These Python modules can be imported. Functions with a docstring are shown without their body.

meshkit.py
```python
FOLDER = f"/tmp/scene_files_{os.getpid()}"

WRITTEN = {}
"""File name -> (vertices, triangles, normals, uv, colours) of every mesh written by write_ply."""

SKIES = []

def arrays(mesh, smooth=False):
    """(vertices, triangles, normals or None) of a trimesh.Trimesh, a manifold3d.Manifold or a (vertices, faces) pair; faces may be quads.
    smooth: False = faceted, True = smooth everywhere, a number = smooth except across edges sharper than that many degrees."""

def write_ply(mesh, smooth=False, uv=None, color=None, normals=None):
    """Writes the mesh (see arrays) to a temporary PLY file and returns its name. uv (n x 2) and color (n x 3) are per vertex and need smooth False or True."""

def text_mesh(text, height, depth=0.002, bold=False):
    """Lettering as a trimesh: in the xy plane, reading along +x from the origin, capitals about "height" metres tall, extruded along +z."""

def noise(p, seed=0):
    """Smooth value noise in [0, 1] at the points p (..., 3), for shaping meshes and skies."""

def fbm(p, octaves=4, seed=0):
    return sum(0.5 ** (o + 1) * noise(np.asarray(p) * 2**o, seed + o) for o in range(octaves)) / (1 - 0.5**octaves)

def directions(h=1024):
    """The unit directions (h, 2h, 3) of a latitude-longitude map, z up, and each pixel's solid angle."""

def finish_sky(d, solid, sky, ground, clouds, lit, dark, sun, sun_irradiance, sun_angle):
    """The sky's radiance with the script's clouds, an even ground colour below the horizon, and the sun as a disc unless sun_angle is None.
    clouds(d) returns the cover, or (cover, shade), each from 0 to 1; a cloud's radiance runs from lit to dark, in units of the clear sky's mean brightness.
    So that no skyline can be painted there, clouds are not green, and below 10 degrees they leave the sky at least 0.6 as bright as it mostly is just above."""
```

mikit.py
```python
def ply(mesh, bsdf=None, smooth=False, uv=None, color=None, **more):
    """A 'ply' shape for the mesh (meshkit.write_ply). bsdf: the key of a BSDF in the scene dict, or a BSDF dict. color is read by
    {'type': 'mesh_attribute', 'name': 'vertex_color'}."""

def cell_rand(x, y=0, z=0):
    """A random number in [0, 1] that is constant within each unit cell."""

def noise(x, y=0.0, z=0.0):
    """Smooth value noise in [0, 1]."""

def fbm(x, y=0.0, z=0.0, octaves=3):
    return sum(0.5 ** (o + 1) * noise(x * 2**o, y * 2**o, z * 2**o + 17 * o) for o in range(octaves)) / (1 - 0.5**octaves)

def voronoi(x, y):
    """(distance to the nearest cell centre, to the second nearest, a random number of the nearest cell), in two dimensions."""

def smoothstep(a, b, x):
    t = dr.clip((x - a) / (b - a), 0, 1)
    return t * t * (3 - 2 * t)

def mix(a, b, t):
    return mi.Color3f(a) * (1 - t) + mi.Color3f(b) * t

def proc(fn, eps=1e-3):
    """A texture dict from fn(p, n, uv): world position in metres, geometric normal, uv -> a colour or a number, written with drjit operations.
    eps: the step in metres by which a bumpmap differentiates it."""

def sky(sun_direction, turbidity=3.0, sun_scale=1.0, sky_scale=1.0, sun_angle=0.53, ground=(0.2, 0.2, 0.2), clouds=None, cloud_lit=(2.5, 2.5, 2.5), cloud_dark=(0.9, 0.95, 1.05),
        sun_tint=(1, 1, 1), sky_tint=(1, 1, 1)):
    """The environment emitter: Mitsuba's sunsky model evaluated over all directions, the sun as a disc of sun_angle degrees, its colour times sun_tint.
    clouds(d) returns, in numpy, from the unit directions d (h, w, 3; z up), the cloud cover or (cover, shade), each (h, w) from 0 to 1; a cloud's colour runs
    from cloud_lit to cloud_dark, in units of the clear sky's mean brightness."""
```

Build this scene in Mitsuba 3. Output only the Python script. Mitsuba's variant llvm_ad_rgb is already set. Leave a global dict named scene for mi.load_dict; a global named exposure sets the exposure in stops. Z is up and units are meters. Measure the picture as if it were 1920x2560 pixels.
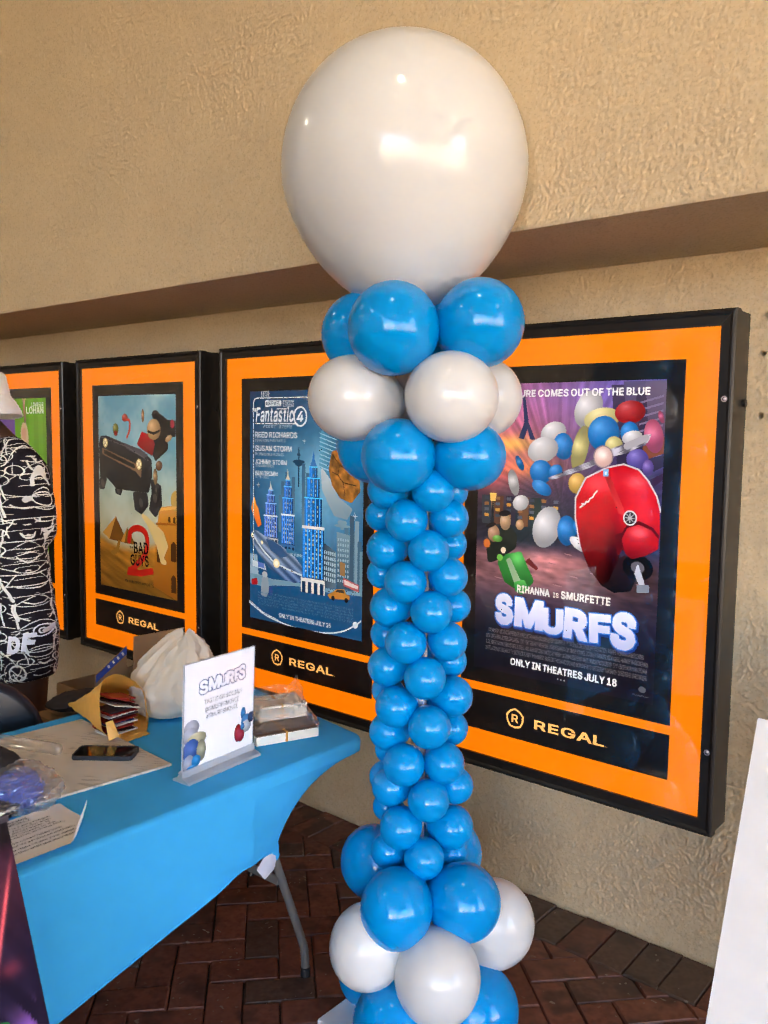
import math, random
import numpy as np, trimesh, shapely, shapely.affinity as sa
from shapely.geometry import Polygon, Point, LineString, box as sbox
import manifold3d as m3
import drjit as dr, mitsuba as mi
import mikit, meshkit
from mikit import proc, noise, fbm, cell_rand, smoothstep, mix
T = mi.ScalarTransform4f
rng = np.random.default_rng(7)
scene, labels = {}, {}

# ------------------------------------------------------------------ camera, sky, lamps, exposure
C = np.array([0.0, -2.541, 1.669])
F = np.array([-0.637, 0.765, -0.0909]); U = np.array([-0.069, 0.061, 0.9957])
scene['camera'] = {'type': 'perspective', 'fov': 48.07, 'fov_axis': 'x', 'near_clip': 0.05, 'far_clip': 500.0,
                   'to_world': T().look_at(origin=C.tolist(), target=(C + F).tolist(), up=U.tolist())}
exposure = 6.14
scene['sky'] = mikit.sky([-0.30, 0.55, 0.78], turbidity=3.0, ground=(0.25, 0.24, 0.22))
LAMPS = [(-0.76, -1.78), (-4.64, -2.25), (-2.62, -3.92), (2.17, -1.25), (-0.5, -6.45), (2.7, -5.06), (-7.39, -4.78), (-5.09, -6.99), (5.86, -1.17), (-11.4, -8.5), (-2.6, -7.6), (-5.6, -4.6), (0.6, -8.3), (-7.9, -7.4), (-3.9, -5.6)]
LAMP_RADIANCE = [2.65, 2.3, 1.7]
LIGHTBOX = 2.0 ** -exposure          # what a lit panel gives off so that it shows at its own colour in this exposure

# ------------------------------------------------------------------ helpers
def lin(c):
    c = np.asarray(c, float) / 255.0
    return np.where(c < 0.04045, c / 12.92, ((c + 0.055) / 1.055) ** 2.4)

def lab(key, label=None, cat=None, group=None, kind=None):
    d = labels.setdefault(key, {})
    for k, v in (('label', label), ('category', cat), ('group', group), ('kind', kind)):
        if v: d[k] = v

USED = set()
def nm(name):
    k, i = name, 0
    while k in USED:
        i += 1; k = f'{name}_{i:03d}'
    USED.add(k)
    return k

def add(key, mesh, bsdf, smooth=False, label=None, cat=None, group=None, kind=None, **more):
    key = nm(key)
    scene[key] = ply_(mesh, bsdf, smooth, **more)
    if label or kind: lab(key, label, cat, group, kind)
    return key

def thing(name, label, cat, group=None, kind=None):
    key = nm(name); lab(key, label, cat, group, kind)
    return key

def ply_(mesh, bsdf, *a, **k):
    return mikit.ply(mesh, 'material_' + bsdf if bsdf else None, *a, **k)

def cat_(*ms):
    return trimesh.util.concatenate([m for m in ms if m is not None])

def bx(x0, x1, y0, y1, z0, z1):
    m = trimesh.creation.box((x1 - x0, y1 - y0, z1 - z0)); m.apply_translation(((x0 + x1) / 2, (y0 + y1) / 2, (z0 + z1) / 2)); return m

def rbox(sx, sy, sz, r=0.004, seg=8):
    """A box with rounded edges, centred on the origin."""
    a = [m3.Manifold.sphere(r, seg).translate((i * (sx / 2 - r), j * (sy / 2 - r), k * (sz / 2 - r))) for i in (-1, 1) for j in (-1, 1) for k in (-1, 1)]
    return mf(m3.Manifold.batch_hull(a))

def mf(m):
    q = m.to_mesh(); return trimesh.Trimesh(q.vert_properties[:, :3], q.tri_verts, process=False)

def man(tm):
    return m3.Manifold(m3.Mesh(np.asarray(tm.vertices, np.float32), np.asarray(tm.faces, np.uint32)))

def tube(pts, rad, sides=12, caps=True):
    p = np.asarray(pts, float); n = len(p); r = np.broadcast_to(rad, (n,))
    t = np.gradient(p, axis=0); t /= np.linalg.norm(t, axis=1, keepdims=True)
    ref = np.array([0, 0, 1.0]) if abs(t[:, 2]).max() < 0.9 else np.array([0.3, 1.0, 0.1])
    a = np.cross(t, ref); a /= np.linalg.norm(a, axis=1, keepdims=True); b = np.cross(t, a)
    ang = np.arange(sides) * 2 * np.pi / sides
    v = p[:, None] + r[:, None, None] * (np.cos(ang)[None, :, None] * a[:, None] + np.sin(ang)[None, :, None] * b[:, None])
    f = []
    for i in range(n - 1):
        for j in range(sides):
            k = (j + 1) % sides
            f += [[i * sides + j, i * sides + k, (i + 1) * sides + k], [i * sides + j, (i + 1) * sides + k, (i + 1) * sides + j]]
    v = v.reshape(-1, 3)
    if caps:
        v = np.vstack([v, p[:1], p[-1:]])
        for j in range(sides):
            k = (j + 1) % sides
            f += [[len(v) - 2, k, j], [len(v) - 1, (n - 1) * sides + j, (n - 1) * sides + k]]
    m = trimesh.Trimesh(v, f, process=False); m.fix_normals() if caps else None
    return m

def smooth_path(pts, n=24):
    """A path through the points, rounded (Catmull-Rom)."""
    p = np.asarray(pts, float); p = np.vstack([2 * p[0] - p[1], p, 2 * p[-1] - p[-2]]); out = []
    for i in range(1, len(p) - 2):
        for t in np.linspace(0, 1, max(2, n // (len(p) - 3)), endpoint=False):
            a, b, c, d = p[i - 1], p[i], p[i + 1], p[i + 2]
            out.append(0.5 * (2 * b + (c - a) * t + (2 * a - 5 * b + 4 * c - d) * t * t + (3 * b - a - 3 * c + d) * t ** 3))
    return np.array(out + [p[-2]])

def gridmesh(P):
    """P (n, m, 3) -> a sheet."""
    n, m = P.shape[:2]; i, j = np.meshgrid(np.arange(n - 1), np.arange(m - 1), indexing='ij')
    a = (i * m + j).ravel(); q = np.stack([a, a + m, a + m + 1, a + 1], 1)
    return trimesh.Trimesh(P.reshape(-1, 3), np.vstack([q[:, [0, 1, 2]], q[:, [0, 2, 3]]]), process=False)

def frame(o, xd, yd):
    """Matrix that takes local x, y, z to a plane at o with the given x and y directions; z is its normal."""
    x = np.asarray(xd, float); x /= np.linalg.norm(x); y = np.asarray(yd, float); y -= x * (y @ x); y /= np.linalg.norm(y)
    M = np.eye(4); M[:3, 0], M[:3, 1], M[:3, 2], M[:3, 3] = x, y, np.cross(x, y), o
    return M

def moved(m, M):
    m = m.copy(); m.apply_transform(M); return m

_glyph = {}
def glyph(ch):
    """One character 1 tall (capitals), its left edge at x = 0."""
    if ch not in _glyph:
        m = meshkit.text_mesh(ch, 1.0, 0.1)
        t = m.triangles[m.face_normals[:, 2] > 0.5][:, :, :2]
        g = shapely.union_all([Polygon(a).buffer(0.002) for a in t]).simplify(0.008)
        _glyph[ch] = sa.translate(g, -g.bounds[0], 0)
    return _glyph[ch]
TIGHT = {'A': .05, 'V': .05, 'T': .05, 'Y': .05, 'W': .04, 'L': .02, 'J': .04, 'F': .02, 'P': .02}
def tshape(text, h, weight=0.0, sx=1.0, slant=0.0, at=(0, 0), align='l', rot=0.0):
    """Lettering as a shapely shape: capitals h tall, weight thickens the strokes by that share of h."""
    out, x, prev = [], 0.0, ' '
    for ch in text:
        if ch == ' ': x += .52; prev = ' '; continue
        g = glyph(ch); x += .19 + 1.2 * max(weight, 0) - TIGHT.get(ch, 0) - TIGHT.get(prev, 0) if prev != ' ' else 0
        if weight: g = g.buffer(weight, join_style='mitre', mitre_limit=2.0) if weight > 0 else g.buffer(weight)
        out += [sa.translate(q, x, 0) for q in getattr(g, 'geoms', [g])]; x += glyph(ch).bounds[2]; prev = ch
    g = shapely.MultiPolygon(out) if len(out) > 1 else out[0]
    g = sa.affine_transform(g, [h * sx, h * slant, 0, h, 0, 0])
    x0, _, x1, _ = g.bounds
    g = sa.translate(g, {'l': -x0, 'r': -x1, 'c': -(x0 + x1) / 2}[align], 0)
    if rot: g = sa.rotate(g, rot, origin=(0, 0))
    return sa.translate(g, *at)

def fit(text, x0, x1, y, h, weight=0.0, slant=0.0):
    """Lettering from x0 to x1 on the baseline y."""
    g = tshape(text, h, weight, 1.0, slant); b = g.bounds
    g = sa.scale(g, (x1 - x0) / (b[2] - b[0]), 1, origin=(b[0], 0))
    return sa.translate(g, x0 - g.bounds[0], y)

def tri(g):
    """Triangles of a shapely shape: (points, faces), facing +z."""
    V, Fc, n = [], [], 0
    for p in getattr(g, 'geoms', [g]):
        if p.geom_type != 'Polygon' or p.area < 1e-10: continue
        v, f = trimesh.creation.triangulate_polygon(p, engine='earcut')
        a, b, c = v[f[:, 0]], v[f[:, 1]], v[f[:, 2]]
        s = (b[:, 0] - a[:, 0]) * (c[:, 1] - a[:, 1]) - (b[:, 1] - a[:, 1]) * (c[:, 0] - a[:, 0])
        f = np.where((s < 0)[:, None], f[:, ::-1], f)[np.abs(s) > 1e-9]
        V.append(v); Fc.append(f + n); n += len(v)
    return (np.vstack(V), np.vstack(Fc)) if V else (np.zeros((0, 2)), np.zeros((0, 3), int))

def slab(g, t):
    """A shape cut from sheet of thickness t, from z = 0 to t."""
    return cat_(*[trimesh.creation.extrude_polygon(p, t, engine='earcut') for p in getattr(g, 'geoms', [g]) if p.geom_type == 'Polygon' and p.area > 1e-9])

def ell(x, y, rx, ry=None, rot=0, n=40):
    g = sa.scale(Point(0, 0).buffer(1, quad_segs=n // 4), rx, ry or rx)
    return sa.translate(sa.rotate(g, rot), x, y)

def soft(pts, r):
    """A polygon with rounded corners."""
    g = Polygon(pts).buffer(0); return g.buffer(-r).buffer(2 * r).buffer(-r) if r else g

class Print:
    """Flat print: sheets of ink one above the other, each a hair proud of the last, colours per vertex."""
    STEP = 2.4e-5
    def __init__(s, w, h, bg, nx=90, ny=130):
        s.V, s.F, s.C, s.n, s.z = [], [], [], 0, 0.0
        x, y = np.meshgrid(np.linspace(0, w, nx), np.linspace(0, h, ny), indexing='ij')
        m = gridmesh(np.stack([x, y, 0 * x], -1)); s.raw(np.asarray(m.vertices), np.asarray(m.faces), bg)
        s.sheet = sbox(0, 0, w, h)
    def raw(s, v, f, col):
        if not len(v): return
        c = col(v[:, 0], v[:, 1]) if callable(col) else np.broadcast_to(np.asarray(col, float), (len(v), 3))
        s.V.append(np.column_stack([v[:, :2], np.full(len(v), s.z)])); s.F.append(f + s.n); s.C.append(lin(np.clip(c, 0, 255))); s.n += len(v); s.z += s.STEP
    def put(s, g, col, sub=0, clip=True):
        if not hasattr(g, 'geom_type'): g = Polygon(g).buffer(0)
        if clip and not s.sheet.contains(sbox(*g.bounds)):
            g = (g if g.is_valid else g.buffer(0)).intersection(s.sheet)
        v, f = tri(g)
        if len(v):
            for _ in range(sub): v, f = trimesh.remesh.subdivide(np.column_stack([v, 0 * v[:, 0]]), f); v = v[:, :2]
        s.raw(v, f, col)
    def mesh(s):
        return trimesh.Trimesh(np.vstack(s.V), np.vstack(s.F), process=False), np.vstack(s.C)

def grad(c0, c1, axis='y', a=0.0, b=1.0):
    c0, c1 = np.array(c0, float), np.array(c1, float)
    def f(x, y):
        t = np.clip(((y if axis == 'y' else x) - a) / (b - a), 0, 1)[:, None]
        return c0 * (1 - t) + c1 * t
    return f

def ball_ink(x0, y0, r, c, hi=(255, 255, 255), k=0.45):
    """Airbrushed ink for a printed ball."""
    c, hi = np.array(c, float), np.array(hi, float)
    def f(x, y):
        d = np.hypot(x - x0 + r * 0.3, y - y0 - r * 0.35) / (1.4 * r); t = np.clip(1 - d, 0, 1)[:, None]
        return c * (0.62 + 0.38 * t) + (hi - c) * k * t ** 3
    return f

def gs(x, y, cx, cy, sx, sy):
    return np.exp(-((x - cx) / sx) ** 2 - ((y - cy) / sy) ** 2)[:, None]

def nz(x, y, s, seed=0, oct=4):
    return meshkit.fbm(np.stack([x * s, y * s, 0 * x + 0.37], -1), oct, seed)[:, None]

# ------------------------------------------------------------------ materials
def rgb(*c): return {'type': 'rgb', 'value': [float(v) for v in c]}
def pri(c, rough, **k): return {'type': 'twosided', 'bsdf': {'type': 'principled', 'base_color': c if isinstance(c, dict) else rgb(*c), 'roughness': rough, **k}}
def dif(c): return {'type': 'twosided', 'bsdf': {'type': 'diffuse', 'reflectance': c if isinstance(c, dict) else rgb(*c)}}
VC = {'type': 'mesh_attribute', 'name': 'vertex_color'}

def stucco_h(p, n, uv):
    """Trowelled stucco: short wormy ridges; which way they run differs from patch to patch."""
    a, b = p.x + 0.6 * p.y, p.z + 0.8 * p.y
    x = a + 0.022 * (noise(a * 30, b * 30, 1.0) - 0.5); y = b + 0.022 * (noise(a * 30, b * 30, 2.0) - 0.5)
    total = 0
    for k, (ang, f, g) in enumerate(((1.35, 30, 135), (0.45, 38, 150), (2.3, 34, 140))):
        c, s = math.cos(ang), math.sin(ang)
        r, t = c * x + s * y, c * y - s * x
        w = 1 - dr.abs(2 * noise(r * f, t * g, 7.0 + 3 * k) - 1)
        total = total + smoothstep(0.68, 0.95, w) * smoothstep(0.42, 0.60, noise(a * 7, b * 7, 31.0 + 5 * k)) * smoothstep(0.25, 0.55, noise(a * 26, b * 26, 51.0 + k))
    return dr.minimum(total, 1.3) + 0.45 * fbm(a * 130, b * 130, 4.0, 2)

def stucco_c(p, n, uv):
    a, b = p.x + 0.6 * p.y, p.z + 0.8 * p.y
    t = fbm(a * 3.0, b * 3.0, 21.0, 4); g = noise(a * 210, b * 210, 23.0)
    spot = smoothstep(0.80, 0.86, noise(a * 24, b * 24, 27.0)) * smoothstep(0.60, 0.75, noise(a * 70, b * 70, 29.0))
    grit = smoothstep(0.55, 0.80, fbm(a * 190, b * 190, 61.0, 2)); pale = smoothstep(0.62, 0.85, noise(a * 150, b * 150, 67.0))
    base = mix(mix((0.535, 0.415, 0.255), (0.595, 0.468, 0.292), t * 0.8 + g * 0.2), (0.48, 0.36, 0.22), spot * 0.15)
    return mix(mix(base, (0.36, 0.275, 0.165), grit * 0.32), (0.64, 0.53, 0.37), pale * 0.25)

scene['material_stucco_coat'] = dif(proc(stucco_c))
scene['material_stucco'] = {'type': 'twosided', 'bsdf': {'type': 'bumpmap', 'arbitrary': proc(stucco_h, 0.0012), 'scale': 0.0010, 'bsdf': {'type': 'diffuse', 'reflectance': proc(stucco_c)}}}

def brick_c(p, n, uv):
    g = fbm(p.x * 70, p.y * 70, uv.y * 40, 3); st = fbm(p.x * 9, p.y * 9, uv.y * 20 + 3, 3)
    base = mix((0.155, 0.054, 0.034), (0.245, 0.090, 0.053), uv.y)
    base = mix(base, mi.Color3f(0.085, 0.068, 0.050), smoothstep(0.80, 0.92, uv.x) * 0.75)
    base = base * (0.65 + 0.7 * g)
    base = mix(base, mi.Color3f(0.050, 0.034, 0.028), smoothstep(0.50, 0.68, st) * 0.65)
    fleck = smoothstep(0.89, 0.94, noise(p.x * 75, p.y * 75, 41.0)) * smoothstep(0.55, 0.75, noise(p.x * 14, p.y * 14, 43.0))
    return mix(base, mi.Color3f(0.34, 0.27, 0.20), fleck * 0.75)
def brick_h(p, n, uv): return fbm(p.x * 110, p.y * 110, p.z * 110, 3)
scene['material_brick'] = {'type': 'twosided', 'bsdf': {'type': 'bumpmap', 'arbitrary': proc(brick_h, 0.001), 'scale': 0.004, 'bsdf': {'type': 'roughplastic', 'diffuse_reflectance': proc(brick_c), 'alpha': 0.38}}}
scene['material_sand'] = dif(proc(lambda p, n, uv: mix((0.035, 0.028, 0.022), (0.085, 0.068, 0.052), fbm(p.x * 60, p.y * 60, 0.0, 3))))
scene['material_plaster'] = dif((0.80, 0.75, 0.66)); scene['material_ceiling_paint'] = dif((0.46, 0.40, 0.31)); scene['material_concrete'] = dif((0.50, 0.47, 0.43)); scene['material_road'] = dif((0.34, 0.28, 0.22)); scene['material_facade'] = dif((0.82, 0.73, 0.58))

scene['material_black_metal'] = pri((0.012, 0.011, 0.010), 0.34, specular=0.5)
scene['material_mat_black'] = pri((0.006, 0.006, 0.007), 0.5, specular=0.3)
scene['material_steel'] = {'type': 'twosided', 'bsdf': {'type': 'roughconductor', 'material': 'Cr', 'alpha': 0.16}}
scene['material_glass'] = {'type': 'thindielectric'}
scene['material_print'] = dif(VC)
scene['material_orange'] = dif((0.45, 0.12, 0.004)); scene['material_logo_orange'] = dif((0.75, 0.40, 0.15))
def latex(c, a=0.030): return {'type': 'twosided', 'bsdf': {'type': 'roughplastic', 'diffuse_reflectance': rgb(*c), 'alpha': a, 'int_ior': 1.43, 'nonlinear': True}}
scene['material_blue_latex'] = latex((0.0, 0.42, 0.77)); scene['material_white_latex'] = latex((0.775, 0.775, 0.76), 0.022)
scene['material_white_board'] = dif(proc(lambda p, n, uv: mix((0.74, 0.735, 0.72), (0.80, 0.795, 0.78), fbm(p.x * 20, p.y * 20, p.z * 20, 3))))
scene['material_white_foam'] = dif((0.80, 0.80, 0.80))
scene['material_pipe'] = pri((0.75, 0.75, 0.74), 0.4)
def cloth_c(p, n, uv):
    w = fbm(p.x * 14, p.y * 14, p.z * 14, 3); g = noise(p.x * 800, p.y * 800, p.z * 800)
    return mix((0.034, 0.325, 0.640), (0.046, 0.370, 0.715), 0.7 * w + 0.3 * g)
scene['material_blue_cloth'] = pri(proc(cloth_c), 0.8, sheen=0.15, sheen_tint=0.9, specular=0.2)
scene['material_white_cloth'] = dif((0.72, 0.70, 0.74))
scene['material_grey_tube'] = pri((0.24, 0.235, 0.22), 0.33, metallic=0.55, specular=0.6)
scene['material_rubber'] = pri((0.012, 0.012, 0.014), 0.6)
scene['material_paper'] = dif((0.80, 0.795, 0.80)); scene['material_card_edge'] = dif((0.80, 0.78, 0.70)); scene['material_card_brown'] = pri((0.115, 0.080, 0.055), 0.5)
scene['material_ink'] = dif((0.012, 0.012, 0.014))
scene['material_acrylic'] = {'type': 'principled', 'base_color': rgb(0.62, 0.66, 0.70), 'roughness': 0.10, 'spec_trans': 0.55, 'eta': 1.49}
scene['material_film'] = {'type': 'blendbsdf', 'weight': 0.045, 'a': {'type': 'thindielectric', 'int_ior': 1.6}, 'b': {'type': 'twosided', 'bsdf': {'type': 'diffuse', 'reflectance': rgb(0.75, 0.75, 0.75)}}}
def foam_c(p, n, uv):
    t = fbm(p.x * 22, p.y * 22, 1.0, 3); sc = smoothstep(0.60, 0.78, noise(p.x * 30 + p.y * 20, p.y * 160 - p.x * 90, 5.0)) * smoothstep(0.52, 0.7, noise(p.x * 11, p.y * 11, 9.0))
    return mix(mix((0.60, 0.545, 0.46), (0.66, 0.605, 0.52), t), (0.36, 0.33, 0.28), sc * 0.6)
scene['material_foam_board'] = dif(proc(foam_c))
scene['material_kraft'] = pri(proc(lambda p, n, uv: mix((0.70, 0.36, 0.060), (0.80, 0.43, 0.085), fbm(p.x * 40, p.y * 40, p.z * 40, 3))), 0.45)
scene['material_kraft_inside'] = dif((0.55, 0.27, 0.07))
scene['material_card_red'] = pri((0.30, 0.022, 0.015), 0.35); scene['material_card_dark'] = pri((0.045, 0.018, 0.02), 0.35); scene['material_card_blue'] = pri((0.02, 0.03, 0.14), 0.35)
scene['material_carton'] = dif(proc(lambda p, n, uv: mix((0.27, 0.165, 0.085), (0.32, 0.20, 0.105), fbm(p.x * 30, p.y * 30, p.z * 9, 3)))); scene['material_carton_blue'] = dif((0.05, 0.08, 0.33))
scene['material_bag_white'] = {'type': 'twosided', 'bsdf': {'type': 'principled', 'base_color': rgb(0.66, 0.58, 0.46), 'roughness': 0.42, 'specular': 0.4}}
scene['material_phone_case'] = pri((0.016, 0.022, 0.032), 0.5); scene['material_screen'] = pri((0.004, 0.004, 0.004), 0.03, specular=0.6)
scene['material_blue_plastic'] = pri((0.06, 0.12, 0.48), 0.28, specular=0.6); scene['material_black_fabric'] = pri((0.014, 0.013, 0.015), 0.8)
scene['material_vinyl'] = pri((0.009, 0.012, 0.018), 0.30, specular=0.5)
scene['material_banner_edge'] = pri((0.03, 0.02, 0.03), 0.5)

def rib_c(p, n, uv): return mix((0.80, 0.795, 0.78), (0.85, 0.845, 0.83), fbm(p.x * 18, p.y * 18, p.z * 18, 3)) 
def rib_h(p, n, uv): return 0.5 + 0.5 * dr.sin(p.x * 1150 + 0.4 * noise(p.x * 40, p.z * 9, 2.0)) 
scene['material_rib_board'] = {'type': 'twosided', 'bsdf': {'type': 'bumpmap', 'arbitrary': proc(rib_h, 0.0008), 'scale': 0.00016, 'bsdf': {'type': 'diffuse', 'reflectance': proc(rib_c)}}}
scene['material_purple_print'] = pri((0.05, 0.025, 0.07), 0.3)
PO = np.array([-3.50, -0.93]); PLF = np.array([.768, .641]); PFW = np.array([.637, -.765])     # where the person stands, his left, his front
def scribble(p, n, uv):
    """White brush strokes all over black cloth: bars, hooks and rings, several sets laid over one another."""
    a = (p.x - PO[0]) * PLF[0] + (p.y - PO[1]) * PLF[1] + 0.6 * ((p.x - PO[0]) * PFW[0] + (p.y - PO[1]) * PFW[1]); b = p.z
    a = a + 0.004 * (noise(a * 26, b * 26, 3.0) - .5); b = b + 0.004 * (noise(a * 26, b * 26, 8.0) - .5)
    ink = mi.Float(0)
    for k, (ang, cx, cy, th) in enumerate(((0.12, .040, .095, .0018), (1.62, .044, .080, .0015), (-.60, .066, .060, .0013), (.25, .062, .110, .0026), (1.5, .036, .070, .0013), (.95, .048, .064, .0015))):
        c, s = math.cos(ang), math.sin(ang); u, v = (c * a + s * b) / cx, (c * b - s * a) / cy
        iu, iv = dr.floor(u), dr.floor(v); r1, r2, r3 = cell_rand(iu, iv, k * 7 + 1), cell_rand(iu, iv, k * 7 + 2), cell_rand(iu, iv, k * 7 + 3)
        x, y = (u - iu - .5) * cx, (v - iv - .5) * cy
        tilt = (r1 - .5) * .9; ct, st = dr.cos(tilt), dr.sin(tilt); x, y = ct * x + st * y, ct * y - st * x
        half = cy * (.20 + .26 * r2); y2 = dr.maximum(dr.abs(y) - half, 0); bar = dr.sqrt(x * x + y2 * y2)
        rad = cx * (.18 + .20 * r3); ringd = dr.abs(dr.sqrt(x * x + (y * .7) * (y * .7)) - rad)
        d = dr.select(r3 > .80, ringd, bar); w = th * (.6 + .8 * r2)
        ink = dr.maximum(ink, dr.select(r1 > .15, 1 - smoothstep(w * .8, w * 1.15, d), 0))
    return mix((0.010, 0.008, 0.012), (0.74, 0.72, 0.66), ink)
scene['material_shirt_print'] = pri(proc(scribble), 0.8, specular=0.2)
def skin_c(p, n, uv): return mix((0.050, 0.024, 0.014), (0.075, 0.036, 0.021), fbm(p.x * 40, p.y * 40, p.z * 40, 3))
scene['material_skin'] = pri(proc(skin_c), 0.45, specular=0.4)
scene['material_hat'] = pri(proc(lambda p, n, uv: mix((0.76, 0.75, 0.73), (0.84, 0.83, 0.81), fbm(p.x * 30, p.y * 30, p.z * 30, 3))), 0.85)
scene['material_black_cloth'] = pri((0.012, 0.012, 0.014), 0.85)
scene['material_shoe_white'] = pri((0.6, 0.6, 0.58), 0.5); scene['material_eye_white'] = pri((0.75, 0.73, 0.70), 0.2)

scene['material_dark_cloth'] = pri((0.020, 0.013, 0.010), 0.8); scene['material_navy_cloth'] = pri((0.006, 0.008, 0.018), 0.7); scene['material_letter_white'] = dif((0.82, 0.82, 0.84))
def T4(t, ax):
    M = trimesh.transformations.rotation_matrix(ax, (1, 0, 0)); M[:3, 3] = t; return M

# ------------------------------------------------------------------ the building
W, PH = 0.667, 1.003                                # one printed sheet
DZ = 0.84                                           # bottom edge of the sheets above the paving
PL, PT, PB, OL, OT, GAP, LH, OB = 0.055, 0.057, 0.053, 0.100, 0.090, 0.030, 0.142, 0.089
bld = thing('cinema_building', 'cinema front of tan trowelled stucco with a deep overhanging band above the poster cases', 'building')
wall = man(bx(-14, 7, 0.13, 0.5, -0.3, 2.222))
for hx, hz, hr in ((-0.780, 2.029, .011), (-0.787, 1.917, .0095), (-0.7845, 1.736, .0105)):
    jag = [m3.Manifold.sphere(hr * q, 9).translate((hx + hr * .35 * math.cos(a), 0.13, hz + hr * .35 * math.sin(a))) for a, q in ((0.3, .95), (2.2, .8), (4.3, 1.0))]
    wall = wall - m3.Manifold.cylinder(0.07, hr * .8, hr * .8, 14).rotate((-90, 0, 0)).translate((hx, 0.11, hz)) - jag[0] - jag[1] - jag[2]
add(bld + '__lower_wall', mf(wall), 'stucco')
edge = trimesh.creation.box((21, 0.97, 1.978)); edge.apply_translation((-3.5, 0.015, 2.222 + 0.989))
add(bld + '__overhang', edge, 'stucco')
add(bld + '__roof_block', bx(-14, 7, 0.5, 9, 0, 5.6), 'plaster')
add(bld + '__ceiling', bx(-14, 7, -9.0, -0.4702, 4.2, 4.6), 'ceiling_paint')
add(bld + '__side_wall', bx(-14, 1.4, -9.4, -9.0, -.3, 4.6), 'plaster')
add(bld + '__end_wall', bx(-14.3, -14, -9.4, 9, -.3, 5.6), 'plaster')
for px_, py_ in ((6.75, -6.4), (6.75, -3.9), (4.3, -9.15)):
    cl_ = trimesh.creation.cylinder(.17, 4.4, sections=24); cl_.apply_translation((px_, py_, 1.995)); add(bld + '__column', cl_, 'concrete', 40)
add(bld + '__fascia', bx(6.6, 6.9, -8.4, -2.2, 2.95, 4.1995), 'plaster')
add(bld + '__pier', bx(6.5, 7.0, -9.0, -8.4, -.3, 4.2), 'plaster')
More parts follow.
